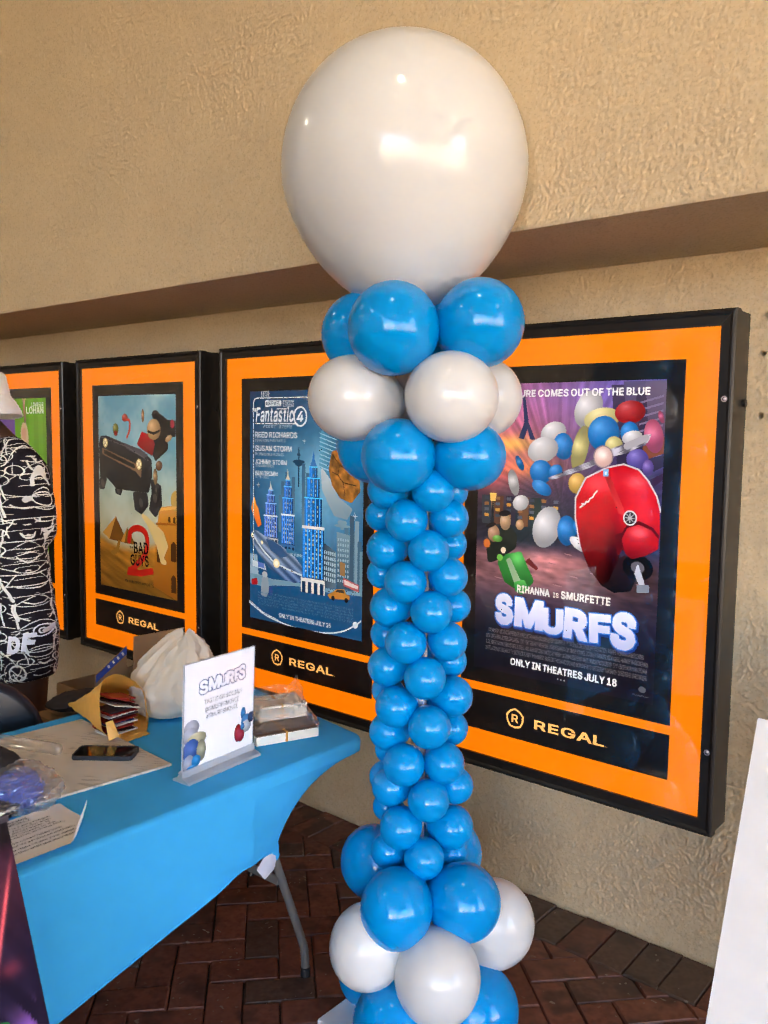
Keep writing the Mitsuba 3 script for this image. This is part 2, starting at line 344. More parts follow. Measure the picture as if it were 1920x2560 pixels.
for i, (lx, ly) in enumerate(LAMPS):
    k = thing('ceiling_lamp', 'round recessed lamp lit in the arcade ceiling', 'lamp', 'recessed lamps of the arcade ceiling')
    ring = trimesh.creation.annulus(0.055, 0.085, 0.02, sections=28); ring.apply_translation((lx, ly, 4.19)); add(k + '__trim', ring, 'white_foam', 30)
    d = trimesh.creation.uv_sphere(.052, count=[10, 16]); d.vertices[:, 2] = np.minimum(d.vertices[:, 2], 0.0) * 1.15; d = trimesh.convex.convex_hull(d.vertices); d.apply_translation((lx, ly, 4.186))
    add(k + '__lens', d, 'white_foam', emitter={'type': 'area', 'radiance': rgb(*LAMP_RADIANCE)})
# the coat of stucco itself, troweled into ridges: real relief on the faces in view
import scipy.ndimage as ndi
def relief(x0, x1, z0, z1, s, seed, long_=1.0, amp=1.0):
    """Heights (m) of short curved trowel ridges on a raster of step s."""
    r = np.random.default_rng(seed); nx, nz_ = int((x1 - x0) / s) + 2, int((z1 - z0) / s) + 2; H = np.zeros((nx, nz_), np.float32)
    n = int((x1 - x0) * (z1 - z0) * 5200)
    px, pz = r.uniform(x0, x1, n), r.uniform(z0, z1, n); q = np.stack([px, pz, 0 * px], -1)
    ang = meshkit.noise(q * 1.6, 3 + seed) * 7.0 + (meshkit.noise(q * 6, 9) - .5) * 2.6 + r.normal(0, .35, n)
    L = r.gamma(2.2, .0072, n) * long_ * (.6 + .9 * meshkit.noise(q * 2.5, 21)); hgt = r.uniform(.35, 1.0, n) * np.clip(meshkit.noise(q * 3.1, 33) * 1.9 - .25, .18, 1.1); bend = r.normal(0, 16, n)
    K = 30; t = np.linspace(-.5, .5, K)[None, :]; l = L[:, None] * t; a = ang[:, None] + bend[:, None] * l
    dl = (L / (K - 1))[:, None]; cx, cz = np.cumsum(np.cos(a) * dl, 1), np.cumsum(np.sin(a) * dl, 1)
    X = ((px[:, None] + cx - x0) / s).astype(int).ravel(); Z = ((pz[:, None] + cz - z0) / s).astype(int).ravel(); Vv = (hgt[:, None] * np.ones((1, K)) * (1 - (2 * np.abs(t)) ** 4 * .6)).ravel()
    ok = (X >= 0) & (X < nx) & (Z >= 0) & (Z < nz_); np.maximum.at(H, (X[ok], Z[ok]), Vv[ok])
    ridge = ndi.gaussian_filter(H, .0013 / s); ridge = np.minimum(ridge / .30, 1.5)
    grain = ndi.gaussian_filter(r.normal(0, 1, H.shape).astype(np.float32), .0022 / s); grain /= grain.std()
    wave = ndi.gaussian_filter(r.normal(0, 1, H.shape).astype(np.float32), .012 / s); wave /= wave.std()
    return .0018 + amp * (.0021 * ridge + .00060 * grain + .0003 * wave)
def coat(name, x0, x1, z0, z1, y, seed, c0=.0029, k=.00052, holes=(), long_=1.0, amp=1.0):
    xs = [x1]
    while xs[-1] > x0: xs.append(xs[-1] - (c0 + k * max(0, x1 - xs[-1])))
    xs = np.clip(np.array(xs[::-1]), x0, x1); zs = np.linspace(z0, z1, int((z1 - z0) / (c0 * 1.12)) + 1)
    H = relief(x0, x1, z0, z1, .0018, seed, long_, amp); X, Z = np.meshgrid(xs, zs, indexing='ij')
    h = ndi.map_coordinates(H, [(X - x0) / .0018, (Z - z0) / .0018], order=1, mode='nearest')
    d = np.minimum(np.minimum(X - x0, x1 - X), np.minimum(Z - z0, z1 - Z)); h = .0006 + h * np.clip(d / .006, 0, 1)
    m = gridmesh(np.stack([X, y - h, Z], -1))
    if m.face_normals[0][1] > 0: m.invert()
    for hx, hz, hr in holes:
        c = m.triangles_center; a = np.arctan2(c[:, 2] - hz, c[:, 0] - hx); m.update_faces(np.hypot(c[:, 0] - hx, c[:, 2] - hz) > hr * (1.05 + .16 * np.sin(a * 3 + hz * 40) + .08 * np.sin(a * 7)))
    add(bld + '__' + name, m, 'stucco_coat', True)
HOLES = ((-0.780, 2.029, .011), (-0.787, 1.917, .0095), (-0.7845, 1.736, .0105))
coat('overhang_coat', -5.6, -.30, 2.224, 3.78, -.4700, 1)
coat('lower_coat', -3.5, -.25, .0015, .60, .1300, 2, long_=.8, amp=.85)
coat('upper_coat', -6.2, -.25, 1.99, 2.2205, .1300, 3, .0036, .0005, HOLES, .8, .8)
coat('right_coat', -.90, -.25, .6005, 1.9895, .1300, 4, .0029, .0005, HOLES, .8, .8)
def far_building(x0, x1, y0, y1, h, ax, label):
    k = thing('far_building', label, 'building')
    add(k + '__wall', bx(x0, x1, y0, y1, 0, h), 'facade'); add(k + '__roof', bx(x0 - .3, x1 + .3, y0 - .3, y1 + .3, h, h + .35), 'concrete')
    for j in range(6):
        t = (j + .5) / 6
        if ax == 'x': add(k + '__window', bx(x0 - .03, x0 + .2, y0 + t * (y1 - y0) - .8, y0 + t * (y1 - y0) + .8, 1, 3), 'screen')
        else: add(k + '__window', bx(x0 + t * (x1 - x0) - .8, x0 + t * (x1 - x0) + .8, y1 - .2, y1 + .03, 1, 3), 'screen')
far_building(32, 40, -30, 12, 4.6, 'x', 'low pale shop row across the street, facing the arcade end')
far_building(-6, 30, -42, -34, 4.6, 'y', 'low pale shop row across the street, facing the cinema front')

# ------------------------------------------------------------------ the paving
pav = add('pavement', bx(-14, 10, -12, 0.13, -0.3, -0.012), 'sand', kind='structure')
add('ground', bx(-150, 150, -150, 150, -0.6, -0.32), 'road', kind='structure')
add('street', cat_(bx(10.01, 80, -80, 40, -0.31, -0.03), bx(-60, 10, -80, -12.01, -0.31, -0.03)), 'road', kind='structure')
BW, BL, BA = 0.1085, 0.2170, math.radians(47.5)
e1, e2 = np.array([math.cos(BA), math.sin(BA)]), np.array([math.sin(BA), -math.cos(BA)])
bo = np.array([-2.152, -0.518])
field = sbox(-7, -6.5, 4, -0.098)
near = Polygon([(-3.0, -0.098), (-0.05, -0.098), (-0.05, -1.35), (-1.0, -1.75), (-2.45, -1.75), (-3.0, -1.35)])
def brick_mesh(poly, tone):
    poly = poly.buffer(-0.0018, join_style='mitre')
    if poly.is_empty or poly.geom_type != 'Polygon' or poly.area < 0.0012: return None
    p = np.array(poly.simplify(0.003).exterior.coords)[:-1]
    if Polygon(p).exterior.is_ccw is False: p = p[::-1]
    p = p + rng.normal(0, 0.0010, p.shape)
    c = p.mean(0); q = c + (p - c) * (1 - 0.0065 / np.maximum(np.linalg.norm(p - c, axis=1, keepdims=True), .03)); n = len(p)
    z = rng.normal(0, 0.0011); tilt = rng.normal(0, 0.008, 2)
    zt = lambda a: z + (a - c) @ tilt
    v = np.vstack([np.column_stack([p, np.full(n, -0.03)]), np.column_stack([p, zt(p) - 0.0055]), np.column_stack([q, zt(q)]), [[*c, z + rng.normal(0, .0005)]]])
    f = []
    for i in range(n):
        j = (i + 1) % n
        for a in (0, n): f += [[a + i, a + j, a + n + j], [a + i, a + n + j, a + n + i]]
        f.append([2 * n + i, 2 * n + j, 3 * n])
    return trimesh.Trimesh(v, f, process=False), np.tile([tone, rng.random()], (len(v), 1))
def hb_rects():
    """Herringbone in units of the brick's width: horizontal 2x1 at (x, y), vertical 1x2 beside it."""
    for r in range(-40, 40):
        for c in range(-24, 24):
            x, y = 4 * c + r, r
            yield x, y, 2, 1
            yield x + 2, y - 1, 1, 2
field_bricks, far_bricks = [], []
for x, y, w, h in hb_rects():
    x -= 1; 
    q = np.array([(x, y), (x + w, y), (x + w, y + h), (x, y + h)]) * BW
    P = bo + q[:, :1] * e1 + q[:, 1:] * e2
    if P[:, 0].max() < -7 or P[:, 0].min() > 4 or P[:, 1].min() > -0.09 or P[:, 1].max() < -6.5: continue
    g = Polygon(P)
    tone = rng.random()
    (field_bricks if near.buffer(.12).intersects(g) else far_bricks).append((g.intersection(field), tone))
for i in range(96):
    x = -7 + i * 0.1145
    g = sbox(x, -0.098, x + 0.1145, 0.1275)
    (field_bricks if -3.0 < x < -0.05 else far_bricks).append((g, rng.random() * 1.15))
field_bricks.sort(key=lambda b: np.hypot(b[0].centroid.x - C[0], b[0].centroid.y - C[1]) if not b[0].is_empty else 9)
cnt = 0
for g, tone in field_bricks:
    if g.is_empty: continue
    r = brick_mesh(g, tone)
    if r is None: continue
    if cnt < 300: add(pav + '__brick', r[0], 'brick', uv=r[1]); cnt += 1
    else: far_bricks.append((g, tone))
V, Fc, UV, n = [], [], [], 0
for g, tone in far_bricks:
    r = brick_mesh(g, tone) if not g.is_empty else None
    if r: V.append(r[0].vertices); Fc.append(r[0].faces + n); UV.append(r[1]); n += len(r[0].vertices)
k = add(pav + '__brick_field', trimesh.Trimesh(np.vstack(V), np.vstack(Fc), process=False), 'brick', uv=np.vstack(UV)); lab(k, kind='stuff')
# ------------------------------------------------------------------ the lit poster cases
def case(x0, label, prn, side_label=None):
    """x0: left edge of the sheet. Everything at y = 0 faces the viewer, -y."""
    k = thing('poster_case', label, 'poster case', 'lit poster cases on the cinema wall')
    l, r = x0 - PL - OL, x0 + W + PL + OL                       # the lit panel
    b, t = DZ - PB - GAP - LH - OB, DZ + PH + PT + OT
    fw, fh = 0.043, 0.048
    add(k + '__housing', bx(l - fw + .004, r + fw - .004, 0.0085, 0.1285, b - fh + .004, t + fh - .004), 'black_metal')
    def member(a, c, horizontal, q):
        # a mitred length of frame moulding: flat, then a raised rounded lip on the outside
        prof = [(0, -.004), (.6, -.005), (.68, -.008), (.78, -.010), (.9, -.009), (1, -.003), (1, .0325), (0, .0325)]
        V = []
        for end in (0, 1):
            for u, y in prof:
                if horizontal: V.append([(a - u * fw) if end == 0 else (c + u * fw), y, (b - u * fh) if q == 0 else (t + u * fh)])
                else: V.append([(l - u * fw) if q == 0 else (r + u * fw), y, (b - u * fh) if end == 0 else (t + u * fh)])
        n = len(prof); f = []
        for i in range(n):
            j = (i + 1) % n; f += [[i, j, n + j], [i, n + j, n + i]]
        m = trimesh.Trimesh(V, f, process=False)
        return m
    for q in (0, 1):
        add(k + '__frame_member', member(l, r, True, q), 'black_metal'); add(k + '__frame_member', member(b, t, False, q), 'black_metal')
    pan = gridmesh(np.array([[[l, .006, b], [l, .006, t]], [[r, .006, b], [r, .006, t]]]))
    if pan.face_normals[0][1] > 0: pan.invert()
    add(k + '__lit_panel', pan, 'orange', label='glowing orange border panel', emitter={'type': 'area', 'radiance': rgb(*(lin((250, 122, 0)) * LIGHTBOX))})
    add(k + '__mat', bx(x0 - PL, x0 + W + PL, .0035, .0055, DZ - PB, DZ + PH + PT), 'mat_black')
    lz = DZ - PB - GAP - LH
    plate = add(k + '__name_plate', bx(x0 - PL, x0 + W + PL, .0035, .0055, lz, lz + LH), 'mat_black')
    M = frame((x0, .0034, DZ), (1, 0, 0), (0, 0, 1))
    word = fit('REGAL', .252, .510, -.172, .030, .045)
    word = shapely.union_all([word, fit('TM', .513, .521, -.173, .003)])
    ang = [math.radians(90 + 36 * i) for i in range(10)]
    rad = [1.0 if i % 2 == 0 else 0.93 for i in range(10)]
    ex, ey, er = .176, -.154, .0375
    dec = lambda s: Polygon([(ex + er * s * q * math.cos(a), ey + er * s * q * math.sin(a)) for a, q in zip(ang, rad)])
    inner = Polygon([(ex + er * .80 * q * math.cos(a + .10), ey + er * .80 * q * math.sin(a + .10)) for a, q in zip(ang, rad)])
    emb = dec(1.0).difference(inner).union(fit('R', ex - .0135, ex + .0135, ey - .0135, .027, .04))
    for name, g in (('lettering', word), ('emblem', emb)):
        v, f = tri(g); add(plate + '__' + name, moved(trimesh.Trimesh(np.column_stack([v, 0 * v[:, 0]]), f, process=False), M), 'logo_orange',
                           emitter={'type': 'area', 'radiance': rgb(*(lin((252, 178, 92)) * LIGHTBOX * .95))})
    m, c = prn.mesh()
    add(k + '__poster', moved(m, frame((x0, .0030, DZ), (1, 0, 0), (0, 0, 1))), 'print', color=c,
        emitter={'type': 'area', 'radiance': {'type': 'mesh_attribute', 'name': 'vertex_color', 'scale': LIGHTBOX * POSTER_GLOW}})
    g = gridmesh(np.array([[[l, -.0035, b], [l, -.0035, t]], [[r, -.0035, b], [r, -.0035, t]]])); add(k + '__glass', g, 'glass')
    for bz in (1.781, 0.736):
        s = trimesh.creation.icosphere(2, .0065); s.apply_scale((1, .55, 1)); ringm = trimesh.creation.annulus(.0062, .009, .002, sections=20)
        ringm.apply_transform(trimesh.transformations.rotation_matrix(math.pi / 2, (1, 0, 0)))
        s = cat_(s, ringm); s.apply_translation((r + .019, -.0060, bz)); add(k + '__bolt', s, 'steel', 30)
    lock = trimesh.creation.cylinder(.011, .012, sections=24); lock.apply_transform(trimesh.transformations.rotation_matrix(math.pi / 2, (0, 1, 0)))
    slot = bx(.006, .0068, -.0012, .0012, -.006, .006); lk = cat_(lock, slot); lk.apply_translation((r + fw, .095, 1.772)); add(k + '__side_lock', lk, 'black_metal', 30)
    return k
POSTER_GLOW = 0.42

# ---- print: the scooter poster (characters left out; plain balls of their colours stand in)
def bg4(x, y):
    c = np.array([58, 52, 84.]) + 0 * x[:, None]
    c = c + gs(x, y, .05, .84, .30, .22) * np.array([150, 60, 40.]) + gs(x, y, .20, .95, .35, .10) * np.array([40, 30, 70.])
    c = c + gs(x, y, .13, .80, .10, .03) * [70, 90, -20] + gs(x, y, .20, .72, .12, .035) * [80, 50, -10] + gs(x, y, .05, .68, .1, .05) * [70, 20, 10]
    c = c + gs(x, y, .60, .93, .2, .2) * [40, 38, 70]
    a = np.arctan2(y - .60, x - .33)
    st = meshkit.fbm(np.stack([a * 26, np.hypot(x - .33, y - .6) * 3, 0 * x], -1), 3, 5)[:, None]
    c = c * (0.70 + 0.60 * st)
    c = c * (1 - gs(x, y, .18, .52, .28, .13) * .62) + gs(x, y, .18, .53, .15, .12) * [5, 26, 22]
    road = np.clip((.47 - y) / .05, 0, 1)[:, None] * np.clip((y - .20) / .14, 0, 1)[:, None]
    stones = meshkit.fbm(np.stack([x * 26 + y * 20, y * 95, 0 * x], -1), 2, 9)[:, None]
    c = c * (1 - road) + road * (np.array([142, 98, 102.]) * (.72 + .6 * stones) * (1 - .55 * np.clip((x - .30) / .3, 0, 1)[:, None]) + gs(x, y, .3, .42, .12, .06) * [60, 35, 30])
    low = np.clip((.33 - y) / .18, 0, 1)[:, None]
    c = c * (1 - .88 * low) + low * .88 * np.array([24, 19, 26.])
    c = c + gs(x, y, .065, .605, .012, .022) * [190, 130, 30]
    return c * (.9 + .2 * nz(x, y, 30, 3))
P4 = Print(W, PH, bg4, 150, 220)
# iron tower, dark street fronts, awnings
P4.put([(.171, .96), (.182, .957), (.197, .873), (.224, .815), (.205, .815), (.193, .85), (.180, .815), (.160, .82), (.180, .873)], (52, 58, 98))
for i, (xa, xb, ya, col) in enumerate([(.52, .56, .99, (70, 62, 92)), (.56, .60, 1.0, (92, 84, 118)), (.60, .63, .97, (58, 50, 80)), (.63, .667, 1.0, (104, 92, 122))]):
    P4.put([(xa, .72), (xb, .74), (xb + .02, ya), (xa - .03, ya)], grad((50, 42, 66), col, 'y', .72, 1.0), 1)
for i in range(9):
    y0 = .93 - i * .022; P4.put([(.585, y0), (.66, y0 + .02), (.66, y0 + .027), (.585, y0 + .006)], (120, 108, 140))
P4.put([(.60, .80), (.667, .83), (.667, .78), (.60, .755)], (128, 70, 44)); P4.put([(.62, .66), (.667, .70), (.667, .72), (.61, .69)], (60, 40, 70))
for i in range(5): P4.put([(.02 + i * .05, .52), (.055 + i * .05, .52), (.058 + i * .05, .62), (.018 + i * .05, .62)], [(58, 66, 74), (92, 60, 46), (48, 44, 62), (110, 74, 52), (44, 60, 58)][i])
for i in range(7):
    for j in range(4): P4.put(sbox(.03 + i * .045, .545 + j * .020, .048 + i * .045, .556 + j * .020), [(206, 150, 70), (90, 96, 110), (150, 104, 64), (60, 70, 84)][(i * 3 + j) % 4])
for i in range(26):
    yy = .225 + (i % 13) * .018; xx = .06 + (i * 37 % 50) * .012; P4.put(ell(xx, yy, .020 - .006 * ((yy - .22) / .25), .0022, -6), (170, 122, 124) if yy > .33 else (64, 46, 52))
P4.put(LineString([(.065, .545), (.065, .60)]).buffer(.003), (30, 30, 36)); P4.put(soft([(.055, .60), (.075, .60), (.079, .628), (.051, .628)], .002), (250, 206, 110))
# balls standing in for the figures
def ink_ball(p, x, y, r, c, ry=None, rot=0, sub=2, hi=(255, 255, 255), k=.35):
    p.put(ell(x, y, r, ry or r, rot), ball_ink(x, y, r, c, hi, k), sub)
BLUE, WHITE = (30, 138, 226), (236, 234, 236)
for x, y, r, ry, rot, c in [(.292, .838, .048, .036, 20, WHITE), (.330, .795, .036, .044, 10, BLUE), (.415, .915, .046, .062, -25, WHITE), (.462, .885, .062, .034, 8, (238, 226, 150)), (.391, .790, .028, .075, -12, (232, 220, 140)),
                           (.555, .905, .050, .036, 5, (190, 30, 38)), (.556, .842, .030, .034, 0, BLUE), (.566, .826, .034, .022, 10, WHITE), (.634, .832, .030, .052, 10, (232, 106, 150)), (.655, .89, .008, .02, 20, (214, 92, 140)),
                           (.470, .838, .054, .056, 0, BLUE), (.506, .800, .030, .030, 0, (232, 220, 140)), (.255, .782, .058, .042, 15, WHITE), (.250, .708, .042, .040, 0, BLUE), (.305, .712, .026, .022, 30, BLUE), (.168, .735, .012, .028, 30, BLUE),
                           (.146, .668, .020, .046, 15, WHITE), (.176, .600, .032, .026, 20, WHITE), (.255, .655, .040, .022, -25, BLUE), (.385, .676, .032, .034, 0, (240, 190, 90)), (.585, .760, .036, .032, 0, (110, 92, 190)), (.62, .735, .018, .026, 0, (130, 100, 190)),
                           (.278, .525, .050, .072, -20, WHITE), (.352, .520, .034, .050, 0, BLUE), (.395, .535, .020, .026, 0, BLUE), (.400, .478, .040, .018, -30, WHITE), (.440, .515, .024, .034, -10, WHITE), (.474, .447, .036, .024, 10, WHITE), (.402, .60, .014, .010, 0, (240, 180, 90))]:
    ink_ball(P4, x, y, r, c, ry, rot)
# the red scooter
P4.put(soft([(.441, .395), (.481, .354), (.526, .335), (.581, .348), (.603, .404), (.585, .447), (.558, .46), (.531, .443), (.5, .365)], .008), grad((14, 12, 18), (52, 26, 34), 'y', .33, .46), 1)
P4.put(soft([(.405, .47), (.44, .395), (.50, .38), (.535, .43), (.54, .47)], .006), (48, 16, 20))
sh = soft([(.383, .628), (.416, .693), (.485, .728), (.541, .741), (.59, .726), (.621, .693), (.649, .649), (.663, .605), (.667, .531), (.659, .485), (.628, .467), (.583, .448), (.561, .461), (.544, .485), (.529, .508), (.534, .443), (.506, .369), (.481, .357), (.441, .397), (.405, .472), (.385, .562)], .012)
P4.put(LineString([(.405, .472), (.385, .562), (.383, .628), (.416, .693), (.485, .728), (.541, .741), (.59, .726), (.621, .693), (.649, .649), (.663, .605)]).buffer(.0055), (206, 190, 196))
def red_ink(x, y):
    c = np.array([196, 22, 34.]) + 0 * x[:, None]
    c = c * (1 - .80 * np.clip((.57 - y) / .22, 0, 1)[:, None]) + gs(x, y, .455, .68, .05, .03) * [60, 50, 50] + gs(x, y, .585, .69, .035, .02) * [50, 60, 60] + gs(x, y, .60, .60, .05, .10) * [30, 20, 20]
    return c - gs(x, y, .52, .45, .03, .12) * [60, 10, 10]
P4.put(sh, red_ink, 4)
P4.put(soft([(.477, .71), (.492, .714), (.546, .608), (.552, .585), (.530, .588)], .003), grad((150, 14, 24), (226, 64, 66), 'x', .47, .55), 1)
P4.put([(.474, .703), (.492, .703), (.492, .727), (.474, .725)], (120, 170, 214)); P4.put([(.479, .708), (.486, .708), (.486, .719), (.479, .719)], (226, 236, 244))
fe = soft([(.544, .509), (.561, .545), (.597, .559), (.639, .545), (.664, .519), (.664, .488), (.625, .464), (.58, .449), (.558, .463)], .012)
P4.put(soft([(.522, .52), (.545, .530), (.561, .556), (.600, .570), (.645, .552), (.664, .53), (.664, .515), (.60, .535), (.56, .52), (.545, .47), (.532, .45)], .004), (92, 10, 18))
P4.put(ell(.60, .425, .050, .040, -10), (16, 14, 18)); P4.put(ell(.60, .425, .022, .018, -10), (96, 92, 100))
P4.put(fe, lambda x, y: np.array([186, 24, 34.]) + gs(x, y, .60, .535, .03, .02) * [66, 70, 70] - np.clip((.50 - y) / .05, 0, 1)[:, None] * [70, 12, 14], 4)
P4.put(ell(.569, .577, .023, .024), (216, 208, 206)); P4.put(ell(.569, .577, .018, .019), (40, 34, 40))
for i in range(8): P4.put(LineString([(.569, .577), (.569 + .015 * math.cos(i * .785), .577 + .015 * math.sin(i * .785))]).buffer(.0013), (200, 196, 196))
P4.put(LineString([(.398, .600), (.408, .606), (.404, .612), (.414, .610), (.42, .62), (.426, .618), (.432, .63), (.44, .634), (.447, .646), (.455, .655)]).buffer(.0026), (226, 206, 200))
P4.put(soft([(.59, .405), (.60, .44), (.622, .385), (.628, .36), (.612, .36)], .003), (190, 190, 200)); P4.put(soft([(.60, .345), (.64, .35), (.64, .375), (.60, .37)], .004), (130, 134, 144))
P4.put(soft([(.269, .686), (.421, .747), (.489, .787), (.609, .835), (.629, .839), (.616, .812), (.551, .779), (.496, .764), (.428, .729), (.296, .684)], .003), lambda x, y: np.array([96, 92, 104.]) + 110 * (np.sin(x * 95 + y * 60) > .3)[:, None], 3)
P4.put(LineString([(.55, .80), (.61, .826)]).buffer(.011), (170, 166, 172))
P4.put(ell(.472, .765, .034, .036), (150, 130, 134)); P4.put(ell(.472, .765, .030, .032), lambda x, y: np.array([206, 170, 160.]) + gs(x, y, .468, .772, .018, .018) * [50, 80, 80], 2)
# the green scooter
P4.put(soft([(.041, .451), (.086, .494), (.138, .518), (.168, .488), (.162, .443), (.096, .397), (.051, .379)], .012), (40, 44, 38))
ink_ball(P4, .072, .487, .024, (226, 168, 128), .030); ink_ball(P4, .118, .532, .022, (230, 184, 140), .030); ink_ball(P4, .176, .525, .016, (224, 174, 126), .018); ink_ball(P4, .088, .47, .02, (116, 190, 70), .012); P4.put(ell(.115, .560, .024, .010, 8), (22, 18, 24)); P4.put(ell(.060, .515, .020, .008, 20), (24, 20, 24)); P4.put(ell(.045, .45, .014, .016), (214, 120, 60))
P4.put(soft([(.20, .40), (.245, .375), (.252, .385), (.215, .415)], .003), (110, 44, 44))
P4.put(soft([(.089, .39), (.126, .42), (.184, .435), (.208, .39), (.238, .336), (.217, .314), (.159, .304), (.121, .322)], .012), lambda x, y: np.array([52, 128, 56.]) + gs(x, y, .17, .41, .03, .03) * [60, 80, 50] - np.clip((.36 - y) / .06, 0, 1)[:, None] * [20, 40, 20], 3)
P4.put(soft([(.125, .40), (.14, .41), (.185, .335), (.20, .31), (.17, .30)], .004), (150, 178, 140)); P4.put(soft([(.158, .325), (.20, .34), (.218, .305), (.19, .285), (.165, .295)], .008), grad((40, 120, 50), (96, 190, 90), 'y', .29, .34), 1)
P4.put(ell(.113, .432, .010, .011), (244, 220, 190)); P4.put(ell(.100, .405, .012), (120, 190, 80))
# lettering
P4.put(fit('ADVENTURE COMES OUT OF THE BLUE', .035, .618, .958, .0215, .055), (240, 238, 238))
P4.put(fit('RIHANNA', .172, .298, .293, .0235, .060), (238, 230, 222)); P4.put(fit('IS', .311, .332, .293, .0155, .030), (238, 230, 222)); P4.put(fit('SMURFETTE', .340, .515, .293, .0235, .060), (238, 230, 222))
def chunky(prn, word, boxes, fillc, edge, mid, wgt=.085, mb=.034):
    sh = []
    for ch, (x0, x1, y0, h, r) in zip(word, boxes):
        g = fit(ch, x0, x1, 0, h, wgt); b = g.bounds; g = sa.scale(g, 1, h / (b[3] - b[1]), origin=(b[0], b[1])); g = sa.translate(g, 0, y0 - b[1])
        sh.append(sa.rotate(g, r).buffer(h * .02).buffer(-h * .01))
    h = boxes[0][3]
    if edge is not None: prn.put(sa.translate(shapely.union_all([s.buffer(h * .060) for s in sh]), h * .03, -h * .045), edge)
    if mid is not None: prn.put(shapely.union_all([s.buffer(h * mb) for s in sh]), mid)
    for s in sh: prn.put(s, fillc, 1)
chunky(P4, 'SMURFS', [(.088, .160, .172, .108, 3), (.166, .276, .174, .100, -1), (.270, .352, .168, .086, 2), (.356, .442, .164, .100, -2), (.446, .520, .166, .094, 3), (.522, .606, .158, .120, -4)],
       grad((196, 198, 226), (240, 240, 250), 'y', .17, .28), (26, 58, 130), (60, 120, 200))
cred = ['PARAMOUNT ANIMATION PRESENTS A PRODUCTION WITH DOMAIN ENTERTAINMENT A TY TY FILM A CHRIS MILLER PRODUCTION  SMURFS  RIHANNA JAMES CORDEN', 'NICK OFFERMAN JP KARLIAK DANIEL LEVY AMY SEDARIS NATASHA LYONNE SANDRA OH JIMMY KIMMEL OCTAVIA SPENCER NICK KROLL HANNAH WADDINGHAM',
        'ALEX WINTER MAYA ERSKINE KURT RUSSELL AND JOHN GOODMAN MUSIC BY HENRY JACKMAN EDITED BY MATT LANDON PRODUCED BY TY TY SMITH KARYN RACHTMAN', 'MATT LANDON JAY BROWN TY TY SMITH ROBYN FENTY RYAN HARRIS  BASED ON THE CHARACTERS AND WORKS OF PEYO  WRITTEN BY PAM BRADY  DIRECTED BY CHRIS MILLER']
for i, t in enumerate(cred): P4.put(fit(t, .052 + .01 * (i == 0), .645 - .012 * (i == 0), .138 - i * .0215, .0150), (118, 110, 112))
P4.put(fit('ONLY IN THEATRES JULY 18', .154, .547, .036, .0225, .060), (240, 238, 236))
P4.put(shapely.union_all([ell(.338, .019, .003), ell(.350, .019, .003), ell(.362, .019, .003)]), (150, 146, 146))
P4.put(shapely.union_all([ell(.632, .043, .012, .010), fit('PARAMOUNT', .60, .655, .02, .005)]), (96, 94, 100))

# ---- print: the blue city poster (figures left out; rockets, a boulder and towers of their colours stand in)
def bg3(x, y):
    c = np.array([22, 78, 122.]) + 0 * x[:, None]
    c = c + gs(x, y, .42, .62, .30, .26) * [88, 92, 78] - gs(x, y, .05, .95, .4, .25) * [8, 22, 30]
    c = c + (nz(x, y, 7, 11) - .5) * np.array([90, 90, 86.]) * gs(x, y, .4, .6, .4, .35)
    road = np.clip((.19 - y) / .03, 0, 1)[:, None]; c = c * (1 - road) + road * np.array([26, 84, 128.])
    return c * (.93 + .14 * nz(x, y, 40, 4))
P3 = Print(W, PH, bg3, 110, 160)
INK = (226, 234, 238)
# skyline
for x, w, h in [(.20, .02, .62), (.225, .016, .66), (.325, .02, .70), (.35, .02, .66), (.185, .02, .56), (.245, .02, .60), (.265, .018, .64)]: P3.put(sbox(x, .40, x + w, h), grad((96, 132, 150), (58, 100, 130), 'y', .4, .7), 1)
P3.put(shapely.union_all([sbox(.302, .60, .309, .765), ell(.305, .706, .036, .008), ell(.305, .700, .022, .014), ell(.305, .735, .010, .006)]), (34, 66, 92))
P3.put([(.432, .83), (.472, .88), (.532, .795), (.506, .62), (.424, .69)], grad((90, 160, 190), (40, 100, 140), 'x', .42, .53), 2)
for i in range(9): P3.put(LineString([(.428, .69 + i * .017), (.52, .665 + i * .017)]).buffer(.0022), (150, 196, 212))
for i, (x, h) in enumerate([(.61, .44), (.625, .48), (.64, .40), (.652, .36), (.598, .50), (.57, .46)]): P3.put(sbox(x, .18, x + .022, h), [(92, 124, 142), (128, 156, 170), (70, 104, 126), (104, 140, 156), (64, 92, 112), (80, 116, 138)][i])
P3.put([(.45, .38), (.524, .345), (.526, .195), (.452, .192)], grad((38, 60, 76), (92, 118, 134), 'x', .45, .526), 1)
for r in range(6):
    P3.put(shapely.union_all([sbox(.457 + q * .0115, .222 + r * .022 - q * .001, .464 + q * .0115, .237 + r * .022 - q * .001) for q in range(6)]), (170, 192, 200))
P3.put([(.527, .43), (.60, .42), (.60, .20), (.53, .198)], grad((54, 84, 104), (120, 150, 164), 'y', .2, .43), 1)
for r in range(9):
    P3.put(shapely.union_all([sbox(.533 + q * .013, .225 + r * .021, .541 + q * .013, .236 + r * .021) for q in range(5)]), (150, 176, 188))
P3.put(shapely.union_all([sbox(.548, .44, .566, .47), ell(.557, .455, .044, .007), ell(.557, .468, .026, .010)]), (120, 150, 164))
P3.put([(.565, .245), (.650, .225), (.650, .196), (.567, .212)], (186, 92, 92)); P3.put([(.57, .238), (.645, .220), (.645, .206), (.572, .219)], (226, 206, 200)); P3.put([(.545, .31), (.575, .305), (.575, .25), (.547, .255)], (158, 120, 76))
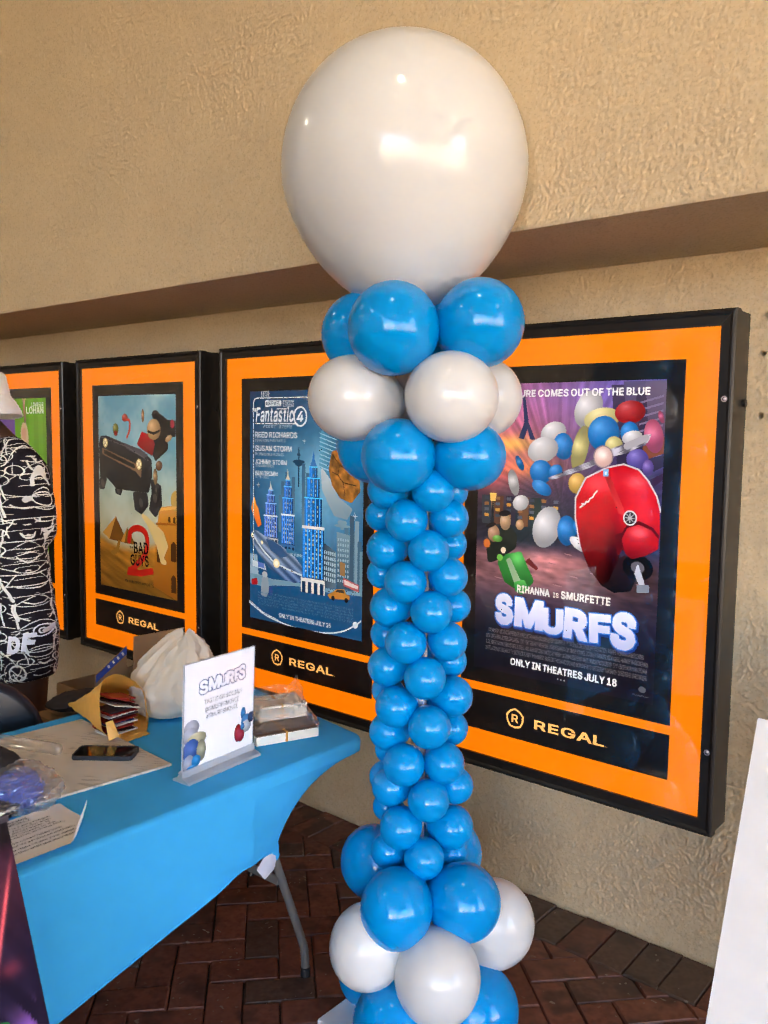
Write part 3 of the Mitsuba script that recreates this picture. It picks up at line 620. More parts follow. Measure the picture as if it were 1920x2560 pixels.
# boulder and pale arc
ro = soft([(.479, .682), (.497, .755), (.55, .762), (.604, .68), (.648, .637), (.652, .598), (.606, .55), (.544, .566), (.498, .616)], .012)
P3.put(Polygon([(.443, .674), (.489, .629), (.526, .565), (.579, .536), (.602, .524), (.58, .49), (.517, .50), (.48, .55), (.45, .60)]).buffer(.008), grad((196, 204, 208), (120, 146, 160), 'y', .68, .5), 2)
P3.put(ro, lambda x, y: np.array([150, 98, 42.]) * (.45 + 1.1 * meshkit.fbm(np.stack([x * 46, y * 40, 0 * x], -1), 3, 2)[:, None]), 5)
for q in [[(.50, .74), (.54, .70), (.53, .66), (.56, .63)], [(.54, .70), (.60, .67)], [(.56, .63), (.63, .62)], [(.50, .67), (.53, .66)], [(.56, .63), (.57, .58)], [(.55, .76), (.56, .72), (.60, .67)]]: P3.put(LineString(q).buffer(.0022), (74, 44, 22))
# rockets standing in for the figures
def rocket(p, x, y0, y1, w, body, crown, base, band):
    """A stepped tower with ribs and lit windows."""
    h, body = y1 - y0, np.array(body, float)
    for k, (f, a, b_) in enumerate(((1.0, 0, .42), (.80, .42, .66), (.58, .66, .82), (.36, .82, .91))):
        hw = w * .5 * f; p.put(sbox(x - hw, y0 + h * a, x + hw, y0 + h * b_), lambda xx, yy: body * (1.22 - .62 * np.clip((xx - x + hw) / (2 * hw), 0, 1)[:, None]) * (.85 + .3 * ((yy - y0) / h))[:, None], 2)
        n = max(2, int(6 * f))
        p.put(shapely.union_all([sbox(x - hw + (i + .5) * 2 * hw / n - hw * .06, y0 + h * a + .004, x - hw + (i + .5) * 2 * hw / n + hw * .06, y0 + h * b_ - .002) for i in range(n)]), np.minimum(body * 1.45 + 18, 255))
        lit = {0: [], 1: []}
        for r in range(int(h * (b_ - a) / .019)):
            for i in range(n - 1):
                if (r * 7 + i * 5 + k * 3) % 4: xx = x - hw + (i + 1) * 2 * hw / n; lit[int((r + i) % 3 == 0)].append(sbox(xx - hw * .05, y0 + h * a + .006 + r * .019, xx + hw * .05, y0 + h * a + .015 + r * .019))
        for q in (0, 1):
            if lit[q]: p.put(shapely.union_all(lit[q]), ((206, 220, 222), (236, 206, 140))[q])
        p.put(sbox(x - hw * 1.06, y0 + h * b_ - .004, x + hw * 1.06, y0 + h * b_ + .001), np.minimum(body * 1.7 + 40, 255))
    p.put([(x - w * .16, y0 + h * .91), (x - w * .05, y0 + h * .97), (x, y1 + .02), (x + w * .05, y0 + h * .97), (x + w * .16, y0 + h * .91)], crown, 1)
    p.put(sbox(x - w * .56, y0 - h * .12, x + w * .56, y0), base)
    for i in range(4): xx = x - w * .42 + i * w * .28; p.put(soft([(xx - w * .08, y0 - h * .12), (xx + w * .08, y0 - h * .12), (xx + w * .08, y0 - h * .03), (xx - w * .08, y0 - h * .03)], .002), body * .5)
    p.put(sbox(x - w * .52, y0 + h * .405, x + w * .52, y0 + h * .43), band)
rocket(P3, .136, .37, .60, .085, (66, 100, 168), (206, 206, 204), (176, 180, 186), INK)
rocket(P3, .243, .35, .655, .080, (40, 98, 170), (216, 206, 184), (60, 110, 160), INK)
P3.put(soft([(.004, .155), (.09, .15), (.17, .165), (.30, .178), (.44, .172), (.658, .182), (.658, .196), (.44, .19), (.30, .196), (.15, .19), (.004, .21)], .003), (120, 156, 176))
P3.put([(.004, .29), (.05, .29), (.06, .20), (.004, .20)], (150, 176, 192)); P3.put([(.02, .262), (.10, .252), (.11, .225), (.02, .235)], (206, 216, 220)); P3.put([(.055, .258), (.095, .253), (.10, .23), (.057, .235)], (90, 120, 190))
car = soft([(.010, .385), (.04, .398), (.1, .376), (.204, .343), (.29, .30), (.355, .245), (.345, .205), (.29, .19), (.224, .197), (.132, .236), (.058, .293), (.02, .34)], .008)
P3.put(car, lambda x, y: np.array([112, 132, 158.]) + 70 * np.sin((x * .6 + y) * 150)[:, None] * .5 - np.clip((.29 - y) / .1, 0, 1)[:, None] * [40, 30, 10], 4)
P3.put(soft([(.10, .37), (.20, .34), (.25, .30), (.20, .29), (.14, .315)], .006), (54, 88, 128)); P3.put(LineString([(.02, .375), (.09, .31), (.16, .265), (.24, .245), (.34, .225)]).buffer(.004), (206, 214, 222))
for x, y, r in [(.020, .372, .010), (.174, .262, .020), (.082, .345, .008)]: P3.put(ell(x, y, r), (250, 226, 170)); P3.put(ell(x, y, r * .6), (255, 246, 220))
P3.put(LineString([(.245, .325), (.36, .30)]).buffer(.010), (60, 116, 150)); P3.put(fit('S DINER', .262, .352, .305, .010), (186, 206, 214))
P3.put(soft([(.012, .175), (.05, .185), (.055, .155), (.015, .15)], .006), (170, 34, 40)); P3.put(soft([(.08, .19), (.12, .20), (.13, .14), (.11, .105), (.075, .11)], .008), (150, 164, 172)); P3.put(ell(.10, .205, .017, .014), (176, 186, 190)); P3.put(soft([(.125, .15), (.15, .155), (.15, .12), (.13, .115)], .003), (44, 78, 140))
P3.put(soft([(.01, .492), (.020, .52), (.032, .550), (.045, .51), (.058, .495), (.079, .424), (.06, .41), (.048, .422)], .004), grad((226, 110, 40), (240, 170, 70), 'y', .42, .55), 1)
rocket(P3, .395, .22, .735, .125, (28, 102, 170), (36, 112, 176), (224, 222, 216), (222, 222, 220))
P3.put(soft([(.48, .166), (.512, .181), (.53, .195), (.575, .199), (.584, .18), (.604, .176), (.602, .159), (.494, .150)], .004), (196, 132, 56)); P3.put([(.525, .183), (.535, .193), (.57, .195), (.575, .182)], (70, 60, 50))
for x in (.512, .585): P3.put(ell(x, .155, .010), (26, 24, 28))
# lettering and ruled frame
P3.put(LineString([(.026, .264), (.028, .95), (.032, .968), (.05, .974), (.66, .972)]).buffer(.0022), INK)
for i in range(5): P3.put(sbox(.076 + i * .012, .979, .079 + i * .012, 1.003), INK)
P3.put(sbox(.102, .938, .202, .962).union(sbox(.108, .935, .125, .965)), INK); P3.put(fit('MARVEL', .106, .198, .9415, .0170, .04), (24, 60, 92)); P3.put(fit('STUDIOS', .213, .278, .9405, .0175), INK); P3.put(sbox(.205, .949, .209, .953), INK); P3.put(sbox(.212, .960, .279, .9615), INK); P3.put(sbox(.212, .9365, .279, .938), INK)
P3.put(fit('the', .022, .044, .915, .020, .02, .2), INK); P3.put(fit('Fantastic', .042, .279, .874, .058, .028, .18), INK); P3.put(LineString([(.042, .864), (.30, .864)]).buffer(.0022), INK); P3.put(sbox(.175, .925, .235, .929), INK)
P3.put(ell(.317, .894, .041, .043).difference(ell(.317, .894, .033, .035)), INK); P3.put(fit('4', .295, .335, .873, .042, .04, .15), INK)
P3.put(fit('FIRST  STEPS', .092, .270, .845, .0125, .01, .2), (176, 198, 212))
for t, x1, y, h in [('REED RICHARDS', .300, .804, .0235), ('SUSAN STORM', .267, .746, .0225), ('JOHNNY STORM', .238, .689, .0195), ('BEN GRIMM', .182, .640, .0180)]: P3.put(fit(t, .039, x1, y, h, .022), INK)
for t, x1, y in [('IS MISTER FANTASTIC', .230, .786), ('IS INVISIBLE WOMAN', .219, .7265), ('IS HUMAN TORCH', .157, .6755), ('IS THE THING', .124, .627)]: P3.put(fit(t, .039, x1, y, .0115), (176, 198, 212))
for x, y, s in [(.342, .793, .012), (.058, .598, .014), (.628, .50, .018)]: P3.put(Polygon([(x - s, y), (x - s * .1, y + s * .1), (x, y + s), (x + s * .1, y + s * .1), (x + s, y), (x + s * .1, y - s * .1), (x, y - s), (x - s * .1, y - s * .1)]), INK)
for i in range(5): P3.put(fit(['MARVEL STUDIOS PRESENTS THE FANTASTIC FOUR FIRST STEPS', 'CASTING BY  MUSIC BY  COSTUME DESIGN BY  EDITED BY', 'PRODUCTION DESIGNER  DIRECTOR OF PHOTOGRAPHY', 'EXECUTIVE PRODUCERS  PRODUCED BY', 'STORY BY  SCREENPLAY BY  DIRECTED BY'][i], .06, .625, .118 - i * .0125, .0080), (84, 130, 160))
P3.put(fit('ONLY IN THEATERS JULY 25', .193, .501, .029, .0175, .035), INK)
P3.put(LineString(smooth_path([(.0, .070), (.10, .028), (.20, .008), (.33, -.004), (.48, .004), (.57, .027), (.636, .061), (.667, .084)], 40)).buffer(.0030), INK); P3.put(LineString([(.0, .078), (.09, .036), (.19, .014)]).buffer(.0016), INK); P3.put(ell(.636, .062, .014), INK)

# ---- print: the desert poster (figures left out; luggage and a dust plume of their colours stand in)
def bg2(x, y):
    t = np.clip((y - .25) / .5, 0, 1)[:, None]
    c = np.array([214, 192, 142.]) * (1 - t) + t * np.array([96, 146, 162.])
    cl = np.clip(nz(x, y, 6, 21) * 2.4 - .95, 0, 1); c = c * (1 - cl * .7) + cl * .7 * np.array([206, 212, 204.])
    s = np.clip((.285 - .05 * np.sin(x * 6) - y) / .04, 0, 1)[:, None]
    sand = np.array([198, 130, 44.]) * (.62 + .7 * meshkit.fbm(np.stack([x * 6, y * 40 + x * 12, 0 * x], -1), 3, 4)[:, None]); c = c * (1 - s) + s * sand
    return c * (.55 + .55 * np.clip(.35 + 1.3 * y, 0, 1)[:, None]) * .95
P2 = Print(W, PH, bg2, 100, 150)
P2.put([(.151, .379), (.024, .284), (.089, .253)], (196, 140, 62)); P2.put([(.151, .379), (.089, .253), (.255, .245)], (122, 76, 30)); P2.put([(.251, .329), (.192, .25), (.225, .245)], (186, 128, 52)); P2.put([(.251, .329), (.225, .245), (.325, .244)], (126, 80, 30))
P2.put([(.53, .45), (.667, .468), (.667, .0), (.47, .05), (.50, .30)], grad((150, 84, 24), (206, 140, 50), 'y', 0, .45), 2)
P2.put(ell(.662, .49, .040, .048), (188, 152, 70)); P2.put([(.52, .43), (.667, .45), (.667, .465), (.52, .445)], (226, 170, 80)); P2.put([(.50, .36), (.667, .37), (.667, .38), (.50, .372)], (160, 92, 30))
for x, y, w, h in [(.60, .395, .018, .03), (.64, .395, .018, .03), (.505, .22, .025, .09), (.62, .24, .045, .10), (.62, .08, .04, .09)]: P2.put(soft([(x, y - h / 2), (x + w, y - h / 2), (x + w, y + h / 3), (x + w / 2, y + h / 2), (x, y + h / 3)], .003), (78, 46, 20))
P2.put(soft([(.12, .17), (.17, .19), (.19, .25), (.17, .26), (.15, .21), (.09, .19)], .008), (150, 104, 40))
# dust and the leaping black car
P2.put(soft([(.33, .43), (.42, .40), (.56, .33), (.60, .26), (.56, .20), (.62, .16), (.54, .17), (.50, .26), (.42, .36)], .012), (214, 184, 120))
for g in ([(.304, .516), (.431, .516), (.441, .453), (.381, .403), (.321, .424)], [(.456, .594), (.547, .556), (.552, .46), (.499, .394), (.441, .432), (.466, .524)], [(.149, .551), (.224, .533), (.198, .488), (.147, .5)], [(.003, .574), (.085, .585), (.044, .513), (.001, .514)]):
    P2.put(soft(g, .015), (24, 22, 26)); q = np.mean(g, 0); P2.put(ell(q[0], q[1], .016, .024, 20), (64, 58, 52))
P2.put(soft([(.019, .796), (.078, .797), (.254, .756), (.376, .731), (.469, .684), (.473, .601), (.442, .516), (.323, .517), (.161, .523), (.072, .577), (.012, .567), (.002, .678), (.004, .759)], .012), grad((14, 13, 16), (42, 40, 46), 'y', .55, .78), 2)
P2.put(soft([(.22, .765), (.38, .732), (.45, .70), (.40, .69), (.25, .735)], .006), (74, 70, 76)); P2.put(soft([(.03, .735), (.326, .662), (.385, .632), (.378, .585), (.335, .618), (.035, .700)], .006), (120, 88, 58)); P2.put(soft([(.05, .725), (.32, .655), (.33, .632), (.05, .702)], .004), (30, 24, 22)); P2.put(LineString([(.02, .79), (.25, .745), (.45, .675)]).buffer(.002), (96, 92, 96))
for x, y, r in [(.063, .760, .022), (.362, .657, .024)]:
    P2.put(ell(x, y, r, r * 1.15), (206, 184, 120)); P2.put(ell(x, y, r * .72, r * .85), (250, 240, 200)); P2.put(LineString([(x - r * .5, y - r * .5), (x + r * .5, y + r * .5)]).buffer(.002), (160, 140, 96)); P2.put(LineString([(x - r * .5, y + r * .5), (x + r * .5, y - r * .5)]).buffer(.002), (160, 140, 96))
# stand-ins: bundles, a suitcase and a hat box
P2.put(soft([(.50, .925), (.553, .905), (.60, .88), (.669, .875), (.669, .80), (.60, .79), (.607, .74), (.573, .715), (.50, .675), (.46, .74), (.47, .83)], .014), (26, 24, 26)); P2.put(soft([(.389, .822), (.471, .802), (.498, .761), (.478, .70), (.399, .728), (.345, .755)], .010), grad((110, 18, 24), (176, 30, 36), 'y', .7, .82), 1)
ink_ball(P2, .490, .832, .056, (214, 166, 112), .052, 0, 2, (255, 240, 200)); P2.put(LineString([(.445, .822), (.49, .812), (.535, .826)]).buffer(.006), (40, 30, 26)); ink_ball(P2, .61, .79, .030, (206, 160, 106), .014, 25); ink_ball(P2, .40, .90, .012, (190, 140, 96), .034); P2.put(ell(.505, .905, .030, .022), (24, 22, 24))
ink_ball(P2, .245, .89, .026, (176, 44, 34), .020); P2.put(LineString(smooth_path([(.255, .88), (.285, .875), (.285, .83), (.26, .79)], 16)).buffer(.006), (186, 54, 38)); ink_ball(P2, .16, .832, .026, (120, 130, 48), .030); P2.put(ell(.16, .81, .018, .014), (120, 24, 22)); ink_ball(P2, .53, .655, .028, (120, 78, 44), .024, 20); ink_ball(P2, .50, .60, .018, (176, 140, 92), .040); P2.put(ell(.64, .86, .016, .022), (150, 40, 60))
P2.put(LineString(smooth_path([(.268, .262), (.285, .312), (.345, .332), (.408, .315), (.428, .262), (.405, .200), (.345, .150), (.275, .105)], 50)).buffer(.017), (188, 38, 26)); P2.put(soft([(.245, .080), (.258, .126), (.36, .118), (.471, .142), (.480, .110), (.37, .085)], .006), (186, 36, 24))
P2.put(fit('the', .273, .302, .220, .016, .01), (30, 20, 18)); P2.put(sa.rotate(fit('BAD', .309, .434, .204, .056, .035), 2), (26, 16, 16)); P2.put(sa.rotate(fit('GUYS', .279, .437, .141, .052, .035), 2), (26, 16, 16))
P2.put(fit('IN THEATERS AUGUST 1', .231, .477, .043, .0135, .025), (34, 24, 18))

# ---- print: the green and purple poster at the far left
def bg1(x, y):
    a = np.array([112, 74, 150.]) + 0 * x[:, None]; t = np.clip((x - .304) / .004, 0, 1)[:, None]
    return (a * (1 - t) + t * np.array([110, 168, 34.]) * (1 - .06 * (np.sin(x * 60)[:, None] > 0))) * (.92 + .12 * nz(x, y, 5, 2))
P1 = Print(W, PH, bg1, 80, 90)
P1.put(LineString(smooth_path([(.422, .985), (.418, .955), (.424, .92), (.430, .86), (.43, .80)], 20)).buffer(.011), grad((188, 140, 110), (96, 76, 60), 'y', .98, .82), 1)
for a in (-.5, 0, .5): P1.put(LineString([(.42, .975), (.42 + .035 * math.sin(a), .975 + .03 * math.cos(a))]).buffer(.004), (196, 150, 120))
P1.put(soft([(.37, .60), (.375, .82), (.40, .865), (.44, .86), (.462, .81), (.47, .60)], .02), (206, 178, 136)); P1.put(ell(.415, .795, .026, .036), (206, 158, 128)); P1.put(soft([(.35, .20), (.36, .66), (.40, .72), (.44, .72), (.48, .66), (.50, .20)], .02), (64, 92, 110))
P1.put(fit('HERE WE', .236, .345, .938, .018, .02), (34, 40, 34)); P1.put(fit('GO AGAIN', .236, .356, .915, .018, .02), (34, 40, 34))
P1.put(fit('LINDSAY', .509, .645, .957, .0205, .035), (226, 232, 206)); P1.put(fit('LOHAN', .445, .640, .916, .036, .055), (226, 232, 206))

case(-5.29, 'poster case at far left with a green and purple film poster, partly behind the person', P1)
case(-4.09, 'poster case with a desert poster of a leaping black car and a red numeral', P2)
case(-2.892, 'poster case with a blue retro city poster, behind the left side of the balloon column', P3)
case(-1.688, 'largest looking poster case, right of the balloon column, with a red scooter poster', P4)

# ------------------------------------------------------------------ the balloon column
col = thing('balloon_column', 'tall column of blue and white balloons topped by one giant white balloon', 'balloon column')
AX = np.array([-1.375, -0.72])
def pear(n=40, m=30, neck=1.20):
    """A balloon of unit radius: round crown towards +x, drawn in towards the knot at -x."""
    th = np.linspace(0, math.pi, m); c, s = np.cos(th), np.sin(th); b = np.maximum(0, -c)
    x = np.where(c > 0, c, c * (1 + (neck - 1) * b)); r = s * (1 - .10 * b ** 1.5)
    ph = np.arange(n) * 2 * math.pi / n
    v = np.stack([np.repeat(x, n), np.outer(r, np.cos(ph)).ravel(), np.outer(r, np.sin(ph)).ravel()], 1)
    f = []
    for i in range(m - 1):
        for j in range(n):
            k = (j + 1) % n; a, q = i * n + j, i * n + k
            if i > 0: f.append([a, q + n, q])
            if i < m - 2: f.append([a, a + n, q + n])
    v[:n] = v[0]; v[-n:] = v[-1]
    mesh = trimesh.Trimesh(v, f, process=False); mesh.merge_vertices(); mesh.fix_normals()
    knot = trimesh.creation.cone(.09, .13, sections=10); knot.apply_transform(trimesh.transformations.rotation_matrix(math.pi / 2, (0, 1, 0))); knot.apply_translation((-neck - .09, 0, 0))
    return cat_(mesh, knot)
PEAR = pear()
PEARS = {}
def balloon(x, y, z, rx, rz, c, tilt=0.0, out=None):
    d = np.array([x - AX[0], y - AX[1], 0.0]) if out is None else np.asarray(out, float)
    d /= np.linalg.norm(d) + 1e-9; d[2] += tilt; d /= np.linalg.norm(d)
    up = np.array([0, 0, 1.0]) if abs(d[2]) < .95 else np.array([0, 1.0, 0]); side = np.cross(up, d); side /= np.linalg.norm(side); up = np.cross(d, side)
    M = np.eye(4); M[:3, 0], M[:3, 1], M[:3, 2], M[:3, 3] = d * (rx + rz) / 2, side * rx, up * rz, (x, y, z)
    if 'p' not in PEARS: PEARS['p'] = ply_(PEAR, None, True)
    key = nm(col + '__balloon')
    scene[key] = {**PEARS['p'], 'bsdf': {'type': 'ref', 'id': 'material_blue_latex' if c == 'b' else 'material_white_latex'}, 'to_world': T(M)}
    if c == 'w': lab(key, 'white balloon')
    return key
LARGE = [(-1.5459, -0.7942, 1.9326, 0.0982, 0.11, 'b'), (-1.3515, -0.8904, 1.9238, 0.1123, 0.1152, 'b'), (-1.2055, -0.7322, 1.9437, 0.1087, 0.1107, 'b'), (-1.502, -0.8692, 1.7584, 0.1222, 0.1118, 'w'), (-1.2326, -0.8099, 1.7596, 0.1162, 0.1123, 'w'), (-1.3076, -0.5587, 1.7689, 0.1066, 0.1088, 'w'), (-1.5137, -0.7704, 1.6351, 0.0971, 0.1014, 'b'), (-1.3538, -0.8615, 1.6135, 0.094, 0.094, 'b'), (-1.2335, -0.7231, 1.6142, 0.0943, 0.0872, 'b'), (-1.5341, -0.7199, 0.4384, 0.0946, 0.1061, 'b'), (-1.3891, -0.5632, 0.4514, 0.1002, 0.1049, 'b'), (-1.3319, -0.8675, 0.4387, 0.0942, 0.1041, 'b'), (-1.224, -0.718, 0.4327, 0.0967, 0.102, 'b'), (-1.4012, -0.8977, 0.3215, 0.0992, 0.113, 'w'), (-1.2331, -0.5549, 0.2958, 0.1106, 0.1242, 'w'), (-1.2264, -0.8279, 0.278, 0.1113, 0.1237, 'w'), (-1.5497, -0.7146, 0.088, 0.0916, 0.094, 'b'), (-1.3275, -0.8816, 0.1291, 0.1048, 0.1132, 'b'), (-1.2204, -0.6565, 0.0998, 0.1174, 0.1229, 'b')]
SMALL = [(-1.3075, -0.7761, 1.5253, 0.0551, 'f'), (-1.4413, -0.7977, 1.5222, 0.0526, 'f'), (-1.3579, -0.6324, 1.5154, 0.05, 'b'), (-1.3682, -0.8069, 1.4461, 0.0552, 'f'), (-1.2886, -0.7275, 1.4521, 0.0492, 'f'), (-1.4815, -0.7729, 1.449, 0.0431, 'b'), (-1.3138, -0.7832, 1.3704, 0.0534, 'f'), (-1.4413, -0.7976, 1.3636, 0.053, 'f'), (-1.352, -0.6337, 1.3704, 0.0458, 'b'), (-1.368, -0.8069, 1.2858, 0.055, 'f'), (-1.2886, -0.7273, 1.2997, 0.0505, 'f'), (-1.4773, -0.7697, 1.2924, 0.0422, 'b'), (-1.3068, -0.7753, 1.2111, 0.0548, 'f'), (-1.4327, -0.7912, 1.2074, 0.0533, 'f'), (-1.3285, -0.644, 1.2059, 0.0467, 'b'), (-1.3638, -0.8065, 1.1263, 0.0548, 'f'), (-1.2884, -0.7251, 1.1275, 0.0514, 'f'), (-1.4668, -0.7617, 1.1253, 0.0436, 'b'), (-1.436, -0.7937, 1.0463, 0.0526, 'f'), (-1.3159, -0.7852, 1.0365, 0.0551, 'f'), (-1.3374, -0.6391, 1.0491, 0.0439, 'b'), (-1.2938, -0.6883, 0.9706, 0.0536, 'f'), (-1.4641, -0.7598, 0.9693, 0.0417, 'b'), (-1.3951, -0.8044, 0.9484, 0.0552, 'f'), (-1.3066, -0.775, 0.9053, 0.0565, 'f'), (-1.3297, -0.6432, 0.8635, 0.0474, 'b'), (-1.4323, -0.7909, 0.8678, 0.0508, 'f'), (-1.4601, -0.7462, 0.8005, 0.0421, 'b'), (-1.3635, -0.8065, 0.7974, 0.0555, 'f'), (-1.2888, -0.7296, 0.7995, 0.0542, 'f'), (-1.4145, -0.7973, 0.7207, 0.0507, 'f'), (-1.2855, -0.68, 0.7237, 0.0487, 'f'), (-1.3054, -0.7735, 0.7067, 0.0554, 'f'), (-1.4596, -0.7563, 0.6388, 0.04, 'b'), (-1.3703, -0.807, 0.6237, 0.0565, 'f'), (-1.2922, -0.685, 0.6072, 0.0598, 'f'), (-1.4211, -0.7937, 0.5385, 0.049, 'f'), (-1.3112, -0.7804, 0.548, 0.0541, 'f'), (-1.3135, -0.646, 0.5117, 0.0445, 'b')]
for x, y, z, rx, rz, c in LARGE: balloon(x, y, z, rx, rz, c, 0.10 if z > 1.5 else -0.05)
hid = [(-1.35, -.60, 1.935, .108, .11, 'b'), (-1.46, -.60, 1.765, .11, .11, 'w'), (-1.32, -.60, 1.62, .092, .092, 'b'), (-1.45, -.55, .30, .105, .115, 'w'), (-1.36, -.55, .11, .10, .10, 'b')]
for h in hid: balloon(*h)
allz = [(x, y, z) for x, y, z, r, s in SMALL]
for x, y, z, r, s in SMALL:
    balloon(x, y, z, r, r * 1.01, 'b', rng.normal(0, .12))
    if s == 'f':
        q = np.array([2 * AX[0] - x, 2 * AX[1] - y, z])
        if min(np.linalg.norm(q - a) for a in allz) > .062: balloon(*q, r * .92, r * .92, 'b'); allz.append(tuple(q))
PG = pear(96, 72, 1.075)
M = np.eye(4); dd = np.array([-0.06, -0.02, 1.0]); dd /= np.linalg.norm(dd); sx = np.cross(dd, (0, 1, 0)); sx /= np.linalg.norm(sx)
M[:3, 0], M[:3, 1], M[:3, 2], M[:3, 3] = dd * .336, sx * .3215, np.cross(dd, sx) * .3215, (-1.461, -.722, 2.353)
k = nm(col + '__balloon'); scene[k] = {**ply_(PG, 'white_latex', True), 'to_world': T(M)}; lab(k, 'giant white balloon')
add(col + '__pole', tube([(-1.375, -.72, .02), (-1.375, -.72, 1.3), (-1.40, -.72, 2.02)], .014, 14), 'pipe', 30)
base = rbox(.39, .39, .030, .003); base.apply_translation((-1.388, -.706, .0172)); add(col + '__base', base, 'white_foam', label='square white base board')
# ------------------------------------------------------------------ the folding table and its cover
TZ = 0.745                                                 # top of the cover
XF, XB, YE, YN = -1.675, -2.520, -0.600, -2.36             # front, back, far end, near end
tbl = thing('folding_table', 'grey legged folding table hidden under a bright blue stretch cover', 'table')
top = rbox(XF - XB - .03, YE - YN - .03, .040, .015); top.apply_translation(((XF + XB) / 2, (YE + YN) / 2, TZ - .026)); add(tbl + '__tabletop', top, 'pipe', 30)
for sx, lx in ((1, -1.780), (-1, -2.40)):
    for far in (1, 0):
        pts = [(lx, -.980, .70), (lx, -.887, .443), (lx, -.775, .145), (lx, -.757, .09), (lx, -.751, .02)]
        if not far: pts = [(a, YE + YN - b, c) for a, b, c in pts]
        lg = add(tbl + '__leg', tube(smooth_path(pts, 40), .0128, 18), 'grey_tube', 40)
        foot = trimesh.creation.cylinder(.0152, .030, sections=24); foot.apply_translation((lx, pts[-1][1], .0152)); add(lg + '__rubber_foot', foot, 'rubber', 40)
for yb in (-.862, YE + YN + .862):
    add(tbl + '__crossbar', cat_(bx(-2.40, -1.785, yb - .004, yb + .002, .336, .362)), 'grey_tube')
cov = thing('table_cover', 'bright blue stretch cover pulled over the table, hem drawn up to the far leg', 'tablecloth')
# top outline with rounded corners (counter-clockwise from the near front corner): each point drops to the hem
def outline(n=260):
    r = .045; g = sbox(XB, YN, XF, YE).buffer(-r).buffer(r, quad_segs=8)
    ring = LineString(list(g.exterior.coords)); d = np.linspace(0, ring.length, n, endpoint=False)
    p = np.array([ring.interpolate(q).coords[0] for q in d]); return p
O = outline(340)
def hem(p):
    """Where the skirt under the rim point p ends, and the point it bends towards on the way."""
    x, y = p
    def side_y(yy): return .528 - .244 * (-1.0 - yy)
    tie_f, tie_b = np.array([-1.772, -.885, .455]), np.array([-2.408, -.885, .455])
    front, back = x > XF - .03, x < XB + .03
    end = y > YE - .03
    if end and not (front or back) or (end and (front or back)):
        t = np.clip((x - XB) / (XF - XB), 0, 1); h = tie_b * (1 - t) + tie_f * t; h = h + np.array([0, -.05 * math.sin(math.pi * t), .12 * math.sin(math.pi * t)]); k = .9
    elif front or back:
        xs = (XF + .004) if front else (XB - .004); tie = tie_f if front else tie_b
        t = np.clip((y + 1.06) / (YE + 1.06), 0, 1)
        h = np.array([xs, y, side_y(y)])
        if y > -1.06: t = t ** .6; h = np.array([xs + (tie[0] - xs) * t, -1.06 + (tie[1] + 1.06) * t, .513 + (tie[2] - .513) * t])
        k = np.clip((y + 1.06) / .28, 0, 1)
    else:
        h = np.array([x, YN - .004, .14]); k = 0
    return h, k
cols = []
for p in O:
    h, k = hem(p); rim = np.array([p[0], p[1], TZ]); c = np.array([(XF + XB) / 2, (YE + YN) / 2])
    outw = (p - np.clip(p, [XB + .03, YN + .03], [XF - .03, YE - .03])); outw = outw / (np.linalg.norm(outw) + 1e-9)
    col_ = []
    for a in np.linspace(0, math.pi / 2, 6): q = rim + np.array([*(outw * (math.sin(a) - 1) * .014), (math.cos(a) - 1) * .014]); col_.append(q)
    s = col_[-1] + np.array([0, 0, -.026]); col_.append(s)
    ctrl = s * (1 - k) + k * np.array([s[0] * .45 + h[0] * .55, s[1] * .06 + h[1] * .94, s[2] * .86 + h[2] * .14]); ctrl = ctrl if k > 0 else (s + h) / 2
    for t in np.linspace(0, 1, 22)[1:]:
        col_.append((1 - t) ** 2 * s + 2 * t * (1 - t) * ctrl + t * t * h)
    cols.append(col_)
P = np.array(cols + [cols[0]])
def skew(Q): Q[..., 1] += .15 * np.clip((XF - Q[..., 0]) / .845, 0, 1) * np.clip((Q[..., 1] + 1.0) / .4, 0, 1); return Q      # the far end is cut a little on the slant
skew(P)
tt = np.linspace(0, 1, P.shape[1])[None, :]
w = (meshkit.fbm(np.stack([P[..., 1] * 4, P[..., 2] * 5, P[..., 0] * 4], -1), 3, 3) - .5) * .010 * np.clip(tt * 3 - .9, 0, 1)
P[..., 0] += w * (P[..., 0] > XF - .06)
# pulls that run from the tied corner into the front of the skirt
dy, dz_ = P[..., 1] + .90, P[..., 2] - .46; rr = np.hypot(dy, dz_); th = np.arctan2(dz_, -dy)
P[..., 0] += np.where(P[..., 0] > XF - .12, .0150 * np.sin(th * 15 + 7 * rr) * np.exp(-((rr - .15) / .15) ** 2) * np.exp(-((th - .05) / .5) ** 2), 0)
skirt = gridmesh(P); V2 = np.array(O); 
cap_in = P[:-1, 0, :]; nc = len(cap_in)
rings = [cap_in]; ctr = np.array([(XF + XB) / 2, (YE + YN) / 2, TZ])
vt, ft = [], []
gx = np.linspace(0, 1, 14)
for q in gx: vt.append(cap_in * (1 - q) + (ctr + (cap_in - ctr) * .02) * q)
topm = gridmesh(np.concatenate([np.array(vt), np.array(vt)[:, :1]], 1).transpose(1, 0, 2))
for m_ in (topm,):
    if m_.face_normals[:, 2].mean() < 0: m_.invert()
add(cov + '__top', trimesh.Trimesh(np.vstack([topm.vertices]), topm.faces, process=False), 'blue_cloth', True)
tpatch = bx(ctr[0] - .012, ctr[0] + .012, ctr[1] - .025, ctr[1] + .025, TZ - .004, TZ - .0005); add(cov + '__seam_patch', tpatch, 'blue_cloth')
add(cov + '__skirt', skirt, 'blue_cloth', True)
hemline = P[:-1, -1, :]; sel = [i for i in range(nc) if hemline[i, 0] > XF - .15 and hemline[i, 1] < -.86]
